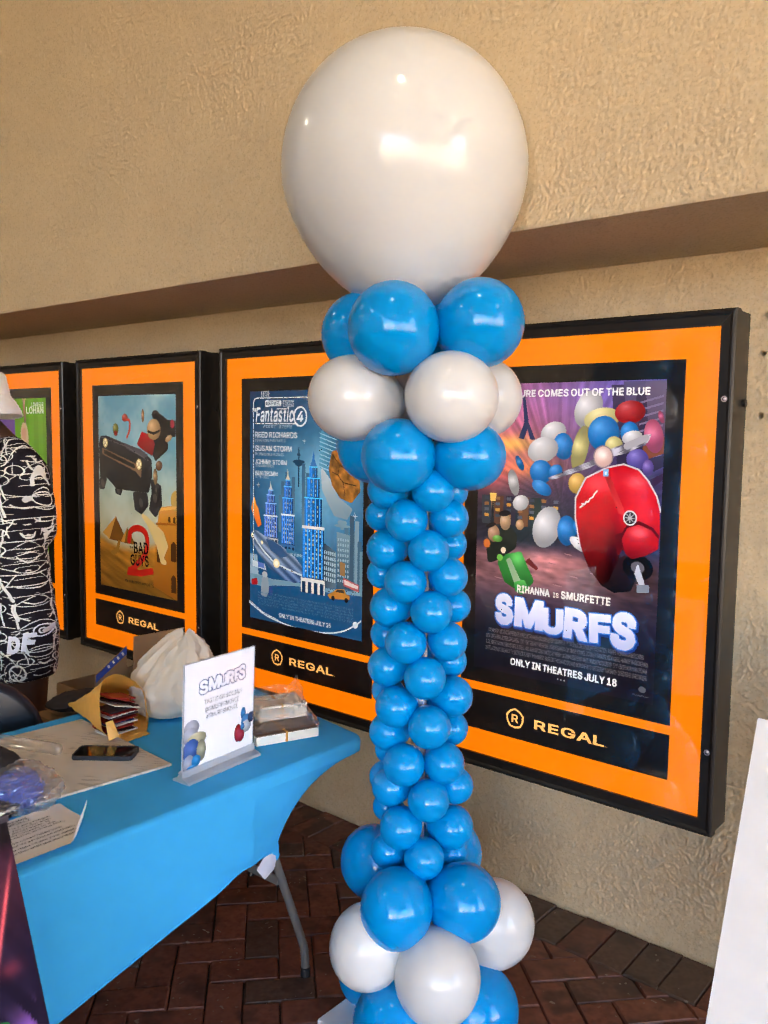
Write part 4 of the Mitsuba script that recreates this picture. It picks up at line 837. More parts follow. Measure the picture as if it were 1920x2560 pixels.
hp = hemline[sel]; hp = hp[np.argsort(hp[:, 1])]; hp = hp[np.r_[True, np.linalg.norm(np.diff(hp, axis=0), axis=1) > .004]]
add(cov + '__hem', tube(hp, .0028, 6), 'blue_cloth', True)
# sleeve gathered round the far leg, and the white lining that shows where the hem turns over
pts = smooth_path([(-1.790, -1.005, .690), (-1.786, -.965, .62), (-1.782, -.925, .54), (-1.778, -.893, .462), (-1.778, -.882, .432)], 44)
sl = tube(pts, .020 + .006 * np.abs(np.sin(np.linspace(0, 15, len(pts)))) * np.linspace(.3, 1, len(pts)) - .009 * np.linspace(0, 1, len(pts)) ** 3, 28, False)
n_ = meshkit.fbm(np.asarray(sl.vertices) * 60, 2, 8) - .5; sl.vertices = sl.vertices + n_[:, None] * .012
add(cov + '__leg_sleeve', sl, 'blue_cloth', True)
lf = np.array([[(-1.766, -.905, .468), (-1.766, -.889, .452), (-1.768, -.884, .440)], [(-1.752, -.950, .462), (-1.748, -.925, .432), (-1.752, -.902, .420)], [(-1.735, -.992, .452), (-1.728, -.975, .425), (-1.735, -.960, .410)]])
lm = gridmesh(lf).subdivide().subdivide(); lm.vertices = lm.vertices + (meshkit.fbm(np.asarray(lm.vertices) * 40, 2, 1)[:, None] - .5) * [.008, 0, 0]
add(cov + '__turned_lining', lm, 'white_cloth', True, label='white lining turned out at the corner')

# ------------------------------------------------------------------ things on the table
def quadboard(pts, z0, t, bevel=0.0008):
    g = Polygon(pts); m = trimesh.creation.extrude_polygon(g, t, engine='earcut'); m.apply_translation((0, 0, z0)); return m
k = add('foam_board', quadboard([(-1.919, -1.138), (-2.437, -1.102), (-2.462, -1.470), (-1.958, -1.515)], TZ + .0006, .006), 'foam_board', label='scuffed white foam board lying flat on the blue table, phone on it', cat='board'); labels[k]['category'] = 'board'
# phone
ph = thing('phone', 'black phone in a dark case lying face up on the white board', 'phone')
a, b = np.array([-2.158, -1.318]), np.array([-2.006, -1.193]); d = (b - a) / np.linalg.norm(b - a); nrm = np.array([-d[1], d[0]]); nrm = nrm if nrm[0] < 0 else -nrm
cen = (a + b) / 2 + nrm * .043; Mp = frame((*cen, TZ + .0068), (*d, 0), (*nrm, 0))
if Mp[2, 2] < 0: Mp = frame((*cen, TZ + .0068), (*-d, 0), (*nrm, 0))
def rr(sx, sy, r): return sbox(-sx / 2 + r, -sy / 2 + r, sx / 2 - r, sy / 2 - r).buffer(r, quad_segs=8)
body = cat_(slab(rr(.170, .086, .014), .010)); lip = slab(rr(.170, .086, .014).difference(rr(.162, .078, .011)), .0118)
add(ph + '__case', moved(cat_(body, lip), Mp), 'phone_case', 40)
scr = slab(rr(.161, .077, .0105), .0006); scr.apply_translation((0, 0, .0102)); add(ph + '__screen', moved(scr, Mp), 'screen', 40)
btn = cat_(bx(-.02, .01, -.0438, -.0428, .004, .007), bx(.016, .028, -.0438, -.0428, .004, .007)); add(ph + '__button', moved(btn, Mp), 'phone_case')
# sign in its acrylic stand
sg = thing('sign_holder', 'white tabletop sign in a clear acrylic stand, asking guests to tag on social media', 'sign')
s0, s1 = np.array([-1.806, -1.190, TZ + .012]), np.array([-1.829, -.927, TZ + .012])
SW, SH = .264, .306
Ms = frame(s0, s1 - s0, np.array([.035, 0, 1.0]))
sheet = slab(sbox(.0012, .0, SW - .0012, SH - .002), .0004); sheet.apply_translation((0, 0, .0012)); add(sg + '__sheet', moved(sheet, Ms), 'paper')
bpane = slab(sbox(0, 0, SW, SH), .0019); bpane.apply_translation((0, 0, -.0012)); add(sg + '__back_pane', moved(bpane, Ms), 'paper')
foot = Polygon([(-.030, 0), (.034, 0), (.030, .006), (.008, .013), (.006, .030), (-.006, .030), (-.008, .013), (-.026, .006)])
fm = trimesh.creation.extrude_polygon(foot, SW + .010, engine='earcut')        # profile in (depth, height), length along the sign
Q = np.eye(4); Q[:3, :3] = np.array([[0, 0, 1], [0, 1, 0], [1, 0, 0]], float).T; fm.apply_transform(Q)
if fm.volume < 0: fm.invert()
fm.apply_translation((-.005, -.0118, .0)); add(sg + '__foot', moved(fm, Ms), 'acrylic')
PS = Print(SW, SH, lambda x, y: np.array([250, 250, 253.]) + 0 * x[:, None], 4, 4)
bw = [(.056, .088, .212, .0375, 2), (.089, .131, .2155, .0365, 1), (.130, .158, .2185, .0300, 3), (.157, .186, .2185, .0355, -1), (.186, .206, .2205, .0345, 2), (.203, .230, .220, .0410, -3)]
chunky(PS, 'SMURFS', bw, (244, 247, 252), None, (30, 58, 120), .07, .065)
PS.put(fit('TAG US ON SOCIAL!', .074, .214, .1815, .0126, .004), (26, 30, 42)); PS.put(fit('@SMURFSMOVIE', .078, .205, .1600, .0126, .004), (26, 30, 42)); PS.put(fit('#SMURFSMOVIE', .082, .201, .1405, .0126, .004), (26, 30, 42))
for x, y, r, ry, c in [(.030, .128, .027, .022, (206, 208, 222)), (.026, .106, .026, .024, (206, 208, 222)), (.050, .094, .034, .018, (222, 214, 168)), (.030, .066, .030, .032, (84, 120, 206)), (.066, .058, .017, .030, (206, 200, 160)), (.022, .030, .022, .026, (198, 200, 220)), (.048, .034, .016, .016, (44, 150, 226)), (.034, .016, .020, .010, (44, 150, 226)),
                       (.224, .118, .010, .018, (40, 140, 220)), (.236, .092, .020, .022, (40, 140, 220)), (.236, .078, .020, .018, (214, 226, 236)), (.204, .066, .014, .026, (196, 30, 44)), (.214, .056, .016, .018, (196, 30, 44)), (.255, .100, .012, .016, (30, 60, 110)), (.222, .080, .008, .010, (40, 140, 220))]:
    ink_ball(PS, x, y, r, c, ry, 0, 1)
m, c = PS.mesh(); m.apply_translation((0, 0, .0017)); add(sg + '__print', moved(m, Ms), 'print', color=c)
fp = gridmesh(np.array([[(0, 0, .0045), (0, SH, .0045)], [(SW, 0, .0045), (SW, SH, .0045)]])); add(sg + '__front_pane', moved(fp, Ms), 'glass')
rim_ = slab(sbox(0, 0, SW, SH).difference(sbox(.0012, -.1, SW - .0012, SH - .0012)), .0036); rim_.apply_translation((0, 0, .0008)); add(sg + '__pane_edge', moved(rim_, Ms), 'acrylic')
# notice sheet hanging over the front edge
nt = thing('notice_sheet', 'white printed notice lying over the front edge of the table, one corner curled', 'paper')
NW, NH = .222, .236
def notice(u, v, lift=0.0):
    """u along the lines of text (towards the wall), v down the sheet."""
    x = -1.925 + v * .97; y = -1.708 + u + .018 * (1 - v / NH); z = TZ + .0012 + 0 * u
    over = np.maximum(0, x - (XF - .012)); x = np.minimum(x, XF - .012) + .55 * over; z = z - over * .75 + .004 * np.exp(-((v - .12) / .05) ** 2) + .010 * np.clip((v - .19) / .046, 0, 1) ** 2
    cu = np.maximum(0, (u - .182) + (v - .175) * .75) * (v > .05); ang = cu / .030
    y = y - .30 * cu; z = z + .85 * cu * np.clip(cu / .03, 0, 1); x = x - .35 * cu
    return np.stack([x, y, z + lift], -1)
u, v = np.meshgrid(np.linspace(0, NW, 50), np.linspace(0, NH, 60), indexing='ij')
add(nt + '__sheet', gridmesh(notice(u, v)), 'paper', True)
lines = [('LOCATION', .128, .022, .0085), ('CAREFULLY', .132, .0355, .0085), ('FILMS (2025)" is being filmed,', .172, .054, .0072), ('location. If you do not wish', .167, .068, .0072), ('entered, please do not enter. If', .160, .082, .0072), ('you expressly consent to the', .166, .096, .0072), ('be in connection with the film,', .182, .110, .0072), ('Your presence constitutes your', .166, .134, .0072), ('pictures and its affiliated entities,', .190, .149, .0072), ('means, the right to use your name,', .186, .164, .0072), ('in connection with the distribution.', .196, .179, .0072)]
tm = []
for t, x1, yb, h in lines:
    g = tshape(t, h, .05); w_ = g.bounds[2]; g = sa.scale(g, 1.18, 1, origin=(0, 0)); g = sa.translate(g, x1 - g.bounds[2], 0)
    g = g.buffer(0).intersection(sbox(.004, -1, NW - .004, 1)).simplify(.0002); vv, ff = tri(g)
    if h > .008: l2, lf2 = tri(sbox(g.bounds[0], -.0022, x1, -.0014)); ff = np.vstack([ff, lf2 + len(vv)]); vv = np.vstack([vv, l2])
    tm.append(trimesh.Trimesh(notice(vv[:, 0], yb - vv[:, 1], .0004), ff[:, ::-1], process=False))
add(nt + '__text', cat_(*tm), 'ink')
# padded envelope full of cards
en = thing('padded_envelope', 'open mustard padded envelope stuffed with red and dark cards', 'envelope')
mouth = np.array([(-2.195, -1.136, .747), (-2.196, -1.085, .7465), (-2.205, -1.026, .748), (-2.222, -1.018, .79), (-2.228, -1.024, .855), (-2.235, -1.060, .900), (-2.240, -1.100, .921), (-2.238, -1.140, .912), (-2.230, -1.156, .885), (-2.215, -1.166, .845), (-2.190, -1.176, .815), (-2.185, -1.172, .785)])
mouth = np.array([-2.26, -1.085, TZ + .002]) + (mouth - np.array([-2.26, -1.085, TZ + .002])) * [1.0, 1.10, 1.09]
mouth = smooth_path(np.vstack([mouth, mouth[:1]]), 96)[:-1]
nn = len(mouth); ph_ = np.arange(nn) / nn
back0, back1 = np.array([-2.590, -1.060, .752]), np.array([-2.470, -.820, .752])
flat = []
for q, pnt in zip(ph_, mouth):
    yy = np.clip((pnt[1] + 1.17) / .155, 0, 1); zz = (pnt[2] - .746) / .175
    flat.append(back0 * (1 - yy) + back1 * yy + np.array([0, 0, .012 * zz - .002]))
flat = np.array(flat)
EV = []
for t in np.linspace(0, 1, 26):
    s = t * t * (3 - 2 * t) * .55 + t * .45; R_ = mouth * (1 - s) + flat * s; EV.append(R_)
EV = np.array(EV); wr = (meshkit.fbm(EV * np.array([26, 26, 26]), 3, 12) - .5)
EV = EV + np.stack([0 * wr, wr * .010, np.maximum(wr, -.2) * .022], -1) * np.linspace(0.35, 1, 26)[:, None, None]
EV[..., 2] = np.maximum(EV[..., 2], TZ + .0012)
env = gridmesh(np.concatenate([EV, EV[:, :1]], 1)); add(en + '__wrapper', env, 'kraft', 28)
flap = gridmesh(np.array([[(-2.195, -1.136, .748), (-2.205, -1.026, .749)], [(-2.165, -1.125, .7475), (-2.172, -1.030, .7475)]])).subdivide(); add(en + '__flap', flap, 'kraft', label='flap with the adhesive strip')
fl2 = gridmesh(np.array([[(-2.190, -1.172, .815), (-2.186, -1.150, .818)], [(-2.180, -1.168, .760), (-2.168, -1.140, .770)]])).subdivide(); add(en + '__torn_edge', fl2, 'kraft')
for i in range(14):
    z = .7525 + i * .0082; tilt = [0.02, -.05, .04, .02, -.03, .06, .0, .05, -.04, .02, -.28, -.34, -.38, -.20, -.05][i]
    cw = .098 * (1 - .25 * max(0, (z - .82) / .1)); cm = bx(-.0, .080, -cw / 2, cw / 2, 0, .0028 if i % 3 else .004)
    cm = moved(cm, trimesh.transformations.rotation_matrix(tilt, (1, 0, 0))); cm = moved(cm, trimesh.transformations.rotation_matrix(rng.normal(0, .05), (0, 0, 1)))
    cm.apply_translation((-2.312 + abs(rng.normal(0, .010)), -1.090 + rng.normal(0, .004), z))
    add(en + '__card', cm, ['card_edge', 'card_dark', 'card_red', 'card_edge', 'card_blue', 'card_red', 'card_dark', 'card_edge', 'card_red', 'card_dark', 'card_edge', 'card_dark', 'card_red', 'card_red', 'card_dark'][i])
# knotted white bag
wb = thing('white_plastic_bag', 'crumpled off-white plastic bag pinched at the top, behind the sign', 'bag')
A_, B_ = 120, 80
th, tz = np.meshgrid(np.arange(A_ + 1) * 2 * math.pi / A_, np.linspace(0, 1, B_), indexing='ij')
prof = np.interp(tz, [0, .04, .12, .30, .50, .66, .80, .92, .98, 1.0], [.02, .110, .128, .138, .130, .114, .088, .056, .030, .012])
fold = 1 + .16 * (1 - np.abs(2 * meshkit.noise(np.stack([np.cos(th) * 3.2, np.sin(th) * 3.2, tz * 1.3], -1), 5) - 1)) * np.clip(tz * 2, .25, 1) - .08
fold = fold + .16 * (meshkit.fbm(np.stack([np.cos(th) * 5, np.sin(th) * 5, tz * 6 + 2], -1), 4, 9) - .5)
fold = fold + .085 * tz * np.sin(th * 11 + 5 * meshkit.fbm(np.stack([np.cos(th) * 2, np.sin(th) * 2, tz * 2.5], -1), 2, 31))
r_ = prof * fold
Pb = np.stack([-2.300 + r_ * np.cos(th) * 1.0 + .02 * tz, -.872 + r_ * np.sin(th) * .92 + .055 * tz ** 2, TZ + .003 + tz * .262 + .012 * np.sin(th * 2 + 1) * tz ** 3], -1)
Pb[-1] = Pb[0]
USED.discard(wb); cr = lambda s, q: (1 - np.abs(2 * meshkit.fbm(Pb * s, 2, q) - 1))[..., None] - .75
Pb = Pb + (cr(20, 15) * [.011, .011, .006] + cr(58, 16) * [.0045, .0045, .004]) * np.clip(tz * 5, 0, 1)[..., None]; Pb[-1] = Pb[0]; scene[wb] = ply_(gridmesh(Pb), 'bag_white', 32); USED.add(wb)
# bundles of cards in a clear bag
def cardstack(key, label, c0, d, w_, dep, h, n, topmat):
    k = thing(key, label, 'card bundle', 'banded card bundles on the table')
    d = np.array(d, float) / np.linalg.norm(d); nrm = np.array([-d[1], d[0]])
    for i in range(n):
        z = c0[2] + i * h / n; m = bx(rng.normal(0, .0007), w_, rng.normal(0, .0006), dep, 0, h / n * .93)
        add(k + '__card', moved(m, frame((c0[0], c0[1], z), (*d, 0), (*nrm, 0))), 'card_edge' if i < n - 1 else topmat)
    band = cat_(bx(w_ * .46, w_ * .495, -.0016, -.0006, .0, h + .001), bx(w_ * .46, w_ * .495, -.0016, dep + .002, h + .0002, h + .0012), bx(w_ * .46, w_ * .495, dep + .001, dep + .002, 0, h + .001))
    add(k + '__rubber_band', moved(band, frame(c0, (*d, 0), (*nrm, 0))), 'kraft_inside')
cardstack('card_bundle', 'lower card bundle with a brown top, banded, inside the clear bag', (-1.851, -.888, TZ + .002), (.070, .188), .201, .130, .030, 12, 'card_brown')
cardstack('card_bundle', 'upper bundle of cream cards lying on the brown one', (-1.935, -.800, TZ + .034), (.060, .135), .155, .120, .044, 14, 'card_edge')
fb = thing('clear_bag', 'crumpled clear plastic bag around the banded card bundles', 'bag')
th, tz = np.meshgrid(np.arange(64) * 2 * math.pi / 63, np.linspace(0, 1, 40), indexing='ij')
cx, cy = -1.925, -.760; dd_ = np.array([.070, .188]) / .2006; nn_ = np.array([-dd_[1], dd_[0]])
sq = lambda a: np.sign(a) * np.abs(a) ** .5
la = np.interp(tz, [0, .3, .6, .8, 1], [.135, .135, .120, .115, .125]) * (1 + .10 * (meshkit.fbm(np.stack([np.cos(th) * 3, np.sin(th) * 3, tz * 4], -1), 4, 3) - .5))
lb = np.interp(tz, [0, .3, .6, .8, 1], [.105, .100, .080, .045, .030]) * (1 + .14 * (meshkit.fbm(np.stack([np.cos(th) * 4, np.sin(th) * 4, tz * 5], -1), 4, 4) - .5))
sh_ = tz ** 2 * .06
Pc = np.stack([cx + dd_[0] * la * sq(np.cos(th)) + nn_[0] * (lb * sq(np.sin(th)) + sh_), cy + dd_[1] * la * sq(np.cos(th)) + nn_[1] * (lb * sq(np.sin(th)) + sh_), TZ + .003 + tz * (.110 + .018 * np.sin(th * 2.0 + .6) + .012 * np.sin(th * 5))], -1)
Pc = Pc + (meshkit.fbm(Pc * 55, 3, 6)[..., None] - .5) * [.010, .010, .004] * np.clip(tz * 4, 0, 1)[..., None]; Pc[..., 2] = np.maximum(Pc[..., 2], TZ + .002); Pc[-1] = Pc[0]
USED.discard(fb); scene[fb] = ply_(gridmesh(Pc), 'film', False); USED.add(fb)
# clear tube in film
tb = thing('clear_tube', 'rolled clear plastic sleeve lying across the white board', 'plastic sleeve')
pts = smooth_path([(-2.62, -1.49, .768), (-2.40, -1.385, .768), (-2.26, -1.325, .766), (-2.205, -1.303, .764)], 40)
rad = np.full(len(pts), .0165); rad[-3:] = [.015, .011, .004]
tbm = tube(pts, rad, 20, False); tbm.vertices = tbm.vertices + (meshkit.fbm(np.asarray(tbm.vertices) * 70, 3, 2)[:, None] - .5) * .006
USED.discard(tb); scene[tb] = ply_(tbm, 'film', 40); USED.add(tb)
# blue and black bag at the left edge
bb = thing('blue_plastic_bag', 'blue plastic pack with white letters beside a black fabric bundle at the left edge', 'bag')
def lump(c, s, seed, amp=.22, sub=4, f=3.0):
    m = trimesh.creation.icosphere(sub); v = np.asarray(m.vertices); v = v * (1 + amp * (meshkit.fbm(v * f + seed, 4, seed)[:, None] - .5) + amp * .5 * (1 - np.abs(2 * meshkit.noise(v * f * 1.8 + seed, seed) - 1))[:, None])
    v = v * s + c; v[:, 2] = np.maximum(v[:, 2], TZ + .0012); m.vertices = v; return m
lu = lump((-2.055, -1.545, TZ + .022), (.090, .080, .045), 3, .35); add(bb + '__pack', lu, 'blue_plastic', 25)
tl = []
for t, px, py, h, r in (('W', -.055, .000, .030, 10), ('A', -.005, -.018, .030, -15), ('L', .03, .01, .026, 20)):
    g = slab(sa.rotate(tshape(t, h, .05), r), .0006); tl.append(moved(g, frame((-2.055 - py, -1.530 + px * .8, TZ + .0668), (0, 1, 0), (-1, 0, .1))))
tlm = cat_(*tl)
vv = np.asarray(tlm.vertices); lv = np.asarray(lu.vertices)
for i in range(len(vv)): vv[i, 2] = lv[np.argmin(((lv[:, :2] - vv[i, :2]) ** 2).sum(1) - (lv[:, 2] > TZ + .02) * 1e-4), 2] + .0030
tlm.vertices = vv; add(bb + '__letters', tlm, 'paper')
fk = lump((-2.040, -1.535, TZ + .024), (.118, .108, .054), 5, .30, 4); add(bb + '__outer_film', fk, 'film')
bf = thing('black_bundle', 'black fabric bundle lying on the table at the left edge', 'bundle'); USED.discard(bf); scene[bf] = ply_(lump((-2.16, -1.570, TZ + .045), (.125, .105, .062), 9, .18, 4, 1.6), 'black_fabric', True); USED.add(bf)
sb = thing('printed_pouch', 'small black pouch with white scribbles at the table edge', 'pouch'); USED.discard(sb); scene[sb] = ply_(lump((-1.985, -1.610, TZ + .012), (.055, .060, .022), 14, .2, 4), 'shirt_print', True); USED.add(sb)

# ------------------------------------------------------------------ boards at the sides
rb = thing('display_board', 'blank white ribbed back of a standing display board at right', 'display board')
L0, L1 = np.array([-.500, -1.2105, .0]), np.array([-.500, -.869, 1.148]); along = np.array([.0525, -.0056, 0]); along /= np.linalg.norm(along)
Mb = frame(L0, along, L1 - L0); HB = np.linalg.norm(L1 - L0)
pan = slab(sbox(0, 0, .92, HB - .003), .006); pan.apply_translation((0, 0, -.003)); add(rb + '__panel', moved(pan, Mb), 'rib_board')
cap = LineString([(0.001, .3), (.0, HB)]); add(rb + '__fold_edge', moved(cat_(bx(-.0012, -.0002, 0, HB - .004, -.0028, .0028)), Mb), 'white_board')
add(rb + '__front_panel', moved(bx(.036, .92, .02, HB + .003, -.013, -.008), Mb), 'purple_print', label='dark purple printed front just showing above the top edge')
leg_ = bx(.42, .50, 0, HB * .9, -.017, -.014); add(rb + '__strut', moved(moved(leg_, trimesh.transformations.rotation_matrix(.22, (1, 0, 0), (0, HB * .9, -.015))), Mb), 'white_board')

bn = thing('film_banner', 'dark purple and red printed standing banner leaning in front of the table', 'banner')
BT, BBm = np.array([-1.522, -1.800, .939]), np.array([-1.383, -1.800, .606])
dirv = (BBm - BT) / np.linalg.norm(BBm - BT); foot_ = BT + dirv * (BT[2] / -dirv[2]) ; HBn = np.linalg.norm(foot_ - BT)
WBn = .62
Mn = frame(foot_ + np.array([0, -WBn, 0]), (0, 1, 0), BT - foot_)
def bgn(x, y):
    yy, xr = HBn - y, WBn - x                                   # from the top, from the right edge
    c = np.array([58, 34, 46.]) + 0 * x[:, None]
    dark = np.clip((yy - .13 + (xr - .02) * -.2) / .10, 0, 1)[:, None]; c = c * (1 - dark) + dark * np.array([36, 28, 46.])
    st = meshkit.fbm(np.stack([(x * .9 + y * .5) * 34, (y - x) * 4, 0 * x], -1), 3, 5)[:, None]; c = c * (.65 + .7 * st)
    line = xr - (-.006 + (yy - .03) * .36)
    c = c + np.exp(-(line / .0035) ** 2)[:, None] * np.array([190, 70, 62.]) * np.clip((yy - .05) / .08, 0, 1)[:, None]
    left = np.clip(line / .004, 0, 1)[:, None]; c = c + left * np.clip((yy - .06) / .16, 0, 1)[:, None] * np.array([78, 24, 30.]) * (.6 + .8 * st)
    c = c + gs(x, y, WBn - .03, HBn - .345, .035, .03) * np.array([84, 50, 100.]) * (st > .5) + gs(x, y, WBn - .045, HBn - .245, .02, .014) * [60, 14, 12]
    top = np.clip((.05 - yy) / .02, 0, 1)[:, None]; c = c * (1 - top) + top * np.array([34, 28, 30.])
    return c * (.85 + .3 * nz(x, y, 40, 2))
PN = Print(WBn, HBn, bgn, 160, 200)
PN.put(soft([(WBn - .14, HBn - .50), (WBn - .125, HBn - .335), (WBn - .085, HBn - .318), (WBn - .066, HBn - .325), (WBn - .060, HBn - .36), (WBn - .055, HBn - .50)], .008), grad((20, 62, 30), (40, 104, 50), 'y', HBn - .45, HBn - .32), 2)
ink_ball(PN, WBn - .098, HBn - .338, .016, (110, 190, 90), .013, 20); ink_ball(PN, WBn - .042, HBn - .372, .017, (232, 204, 160), .022); ink_ball(PN, WBn - .032, HBn - .385, .012, (214, 120, 60), .016)
m, c = PN.mesh(); m.apply_translation((0, 0, .0031)); add(bn + '__print', moved(m, Mn), 'print', color=c)
add(bn + '__panel', moved(bx(-.0, WBn, 0, HBn, -.003, .003), Mn), 'banner_edge')
add(bn + '__top_rail', moved(bx(-.0, WBn + .002, HBn, HBn + .012, -.006, .008), Mn), 'banner_edge')
add(bn + '__strut', moved(moved(bx(WBn / 2 - .05, WBn / 2 + .05, 0, HBn * .93, -.008, -.005), trimesh.transformations.rotation_matrix(.0, (1, 0, 0))), Mn), 'banner_edge')
tape = bx(WBn - .030, WBn - .012, HBn + .0122, HBn + .017, -.004, .006); add(bn + '__tape', moved(tape, Mn), 'film')
# ------------------------------------------------------------------ behind the table: carton, chair, dark cloth
ct = thing('carton', 'open brown cardboard carton with a blue printed band behind the table', 'box')
cx0, cx1, cy0, cy1, ch = -3.02, -2.66, -.86, -.48, .70
for a in ((cx0, cx0 + .005, cy0, cy1), (cx1 - .005, cx1, cy0, cy1), (cx0 + .005, cx1 - .005, cy0, cy0 + .005), (cx0 + .005, cx1 - .005, cy1 - .005, cy1)): add(ct + '__side', bx(*a, .0, ch), 'carton')
add(ct + '__bottom', bx(cx0 + .006, cx1 - .006, cy0 + .006, cy1 - .006, .001, .006), 'carton')
def flap(o, a, b, t=.004):
    o, a, b = (np.array(q, float) for q in (o, a, b)); m = bx(0, np.linalg.norm(a), 0, np.linalg.norm(b), -t / 2, t / 2); return moved(m, frame(o, a, b))
add(ct + '__flap', flap((-2.755, -.700, ch + .002), (.006, .205, 0), (.01, .0, .195)), 'carton', label='upright cardboard flap')
add(ct + '__flap', flap((cx1, cy0 + .02, ch + .002), (0, .17, 0), (.10, -.06, .030)), 'carton')
Mf = frame((-2.785, 0, 0), (0, 1, 0), (0, 0, 1)); side_flap = Polygon([(-.845, .703), (-.708, .703), (-.708, .856), (-.838, .770)])
add(ct + '__flap', moved(slab(side_flap, .004), Mf), 'carton', label='slanting side flap')
band_ = moved(slab(side_flap.intersection(Polygon([(-.85, .735), (-.708, .826), (-.708, .87), (-.85, .78)])), .0008), Mf); band_.apply_translation((.0045, 0, 0)); add(ct + '__printed_band', band_, 'carton_blue', label='blue printed band')
marks = shapely.union_all([sa.rotate(sbox(-.79 + i * .02, .787 + i * .0125, -.782 + i * .02, .800 + i * .0125), 33) for i in range(4)]); mk_ = moved(slab(marks, .0006), Mf); mk_.apply_translation((.0056, 0, 0)); add(ct + '__print', mk_, 'card_edge')
bc = thing('folded_cloth', 'dark brown folded cloth behind the table, left of the padded envelope', 'cloth')
USED.discard(bc); m_ = trimesh.creation.icosphere(4); v_ = np.asarray(m_.vertices); v_ = v_ * (1 + .3 * (meshkit.fbm(v_ * 2.2, 4, 8)[:, None] - .5)); m_.vertices = v_ * (.075, .115, .030) + (-2.735, -.935, .712); scene[bc] = ply_(m_, 'dark_cloth', True); USED.add(bc)
st = thing('stool', 'small brown slatted stool behind the table, under the dark brown cloth', 'stool')
for q in range(4): add(st + '__slat', bx(-2.84, -2.62, -1.05 + q * .045, -1.01 + q * .045, .650, .668), 'carton')
for a, b in ((-2.83, -1.04), (-2.65, -1.04), (-2.83, -.90), (-2.65, -.90)): add(st + '__leg', bx(a, a + .02, b, b + .02, 0, .649), 'carton')
ch_ = thing('chair', 'black padded chair with a rounded vinyl backrest behind the table at left edge', 'chair')
def pad(c, s, M=None, r=.05):
    m = m3.Manifold.batch_hull([m3.Manifold.sphere(r, 24).scale((1, 1, .8)).translate((i * (s[0] - r), j * (s[1] - r), 0)) for i in (-1, 1) for j in (-1, 1)] + [m3.Manifold.sphere(r * .8, 24).translate((0, 0, .02))]); m = mf(m)
    if M is not None: m = moved(m, M)
    m.apply_translation(c); return m
cvx = frame((0, 0, 0), (.25, .97, 0), (-.10, .02, 1.0))
bk = mf(m3.Manifold.batch_hull([m3.Manifold.sphere(.035, 28).translate((.205 * math.cos(a) * 1.0, .20 * math.sin(a) if math.sin(a) > 0 else .14 * math.sin(a), 0)) for a in np.linspace(0, 2 * math.pi, 28, endpoint=False)]))
bk = moved(bk, cvx); bk.apply_translation((-2.72, -1.335, .635)); add(ch_ + '__backrest', bk, 'vinyl', True)
seat = mf(m3.Manifold.batch_hull([m3.Manifold.sphere(.03, 24).translate((.20 * math.cos(a), .20 * math.sin(a), 0)) for a in np.linspace(0, 2 * math.pi, 24, endpoint=False)])); seat.apply_translation((-2.93, -1.36, .45)); add(ch_ + '__seat', seat, 'vinyl', True)
for sy in (-1, 1):
    add(ch_ + '__leg', tube(smooth_path([(-2.74, -1.335 + sy * .17, .60), (-2.76, -1.34 + sy * .17, .43), (-2.72, -1.34 + sy * .18, .0)], 20), .011, 12), 'black_metal', True)
    add(ch_ + '__leg', tube([(-3.08, -1.36 + sy * .15, .43), (-3.12, -1.36 + sy * .17, .0)], .011, 12), 'black_metal', True)
    add(ch_ + '__rail', tube([(-2.76, -1.34 + sy * .17, .425), (-3.08, -1.36 + sy * .15, .425)], .009, 10), 'black_metal', True)
dk = thing('dark_cloth', 'dark navy cloth tip poking out past the table end, low by the wall', 'cloth'); USED.discard(dk)
mm = m3.Manifold.batch_hull([m3.Manifold.sphere(r, 20).translate(c) for c, r in (((-2.36, -.40, .375), .04), ((-2.27, -.37, .385), .032), ((-2.20, -.35, .405), .020), ((-2.158, -.35, .388), .010), ((-2.40, -.40, .30), .05))])
mm = mf(mm.refine_to_length(.012)); vv = np.asarray(mm.vertices); mm.vertices = vv + (meshkit.fbm(vv * 30, 3, 4)[:, None] - .5) * .014; trimesh.smoothing.filter_taubin(mm, iterations=8)
scene[dk] = ply_(mm, 'navy_cloth', True); USED.add(dk)
dkc = thing('folding_chair', 'dark folded chair leaning behind the table end, mostly hidden', 'chair')
for q in (-2.52, -2.36): add(dkc + '__frame', tube([(q, -.46, .0), (q, -.34, .30), (q, -.28, .54)], .012, 10), 'black_metal', True)
add(dkc + '__seat', moved(bx(-2.51, -2.37, -.16, .16, -.012, .012), T4((0, -.37, .24), 1.15)), 'vinyl'); add(dkc + '__backrest', moved(bx(-2.51, -2.37, -.07, .07, -.01, .01), T4((0, -.295, .47), 1.25)), 'vinyl')

# ------------------------------------------------------------------ the person
pe = thing('person', 'person in white bucket hat and black shirt and shorts covered in white scribbles', 'person')
def W3(l, f, z): return np.array([PO[0] + PLF[0] * l + PFW[0] * f, PO[1] + PLF[1] * l + PFW[1] * f, z])
def ball_(p, r): return m3.Manifold.sphere(r, 22).translate(tuple(float(q) for q in p))
def chain(pts):
    """pts: (l, f, z, radius): hulls of neighbouring spheres."""
    o = None
    for (a, b) in zip(pts[:-1], pts[1:]):
        h = m3.Manifold.batch_hull([ball_(W3(*a[:3]), a[3]), ball_(W3(*b[:3]), b[3])]); o = h if o is None else o + h
    return o
def slabring(z, hl, hf, f0=0.0, n=26, e=.72):
    a = np.arange(n) * 2 * math.pi / n; c, s = np.cos(a), np.sin(a)
    return [W3(hl * np.sign(q) * abs(q) ** e, f0 + hf * np.sign(r) * abs(r) ** e, z) for q, r in zip(c, s)]
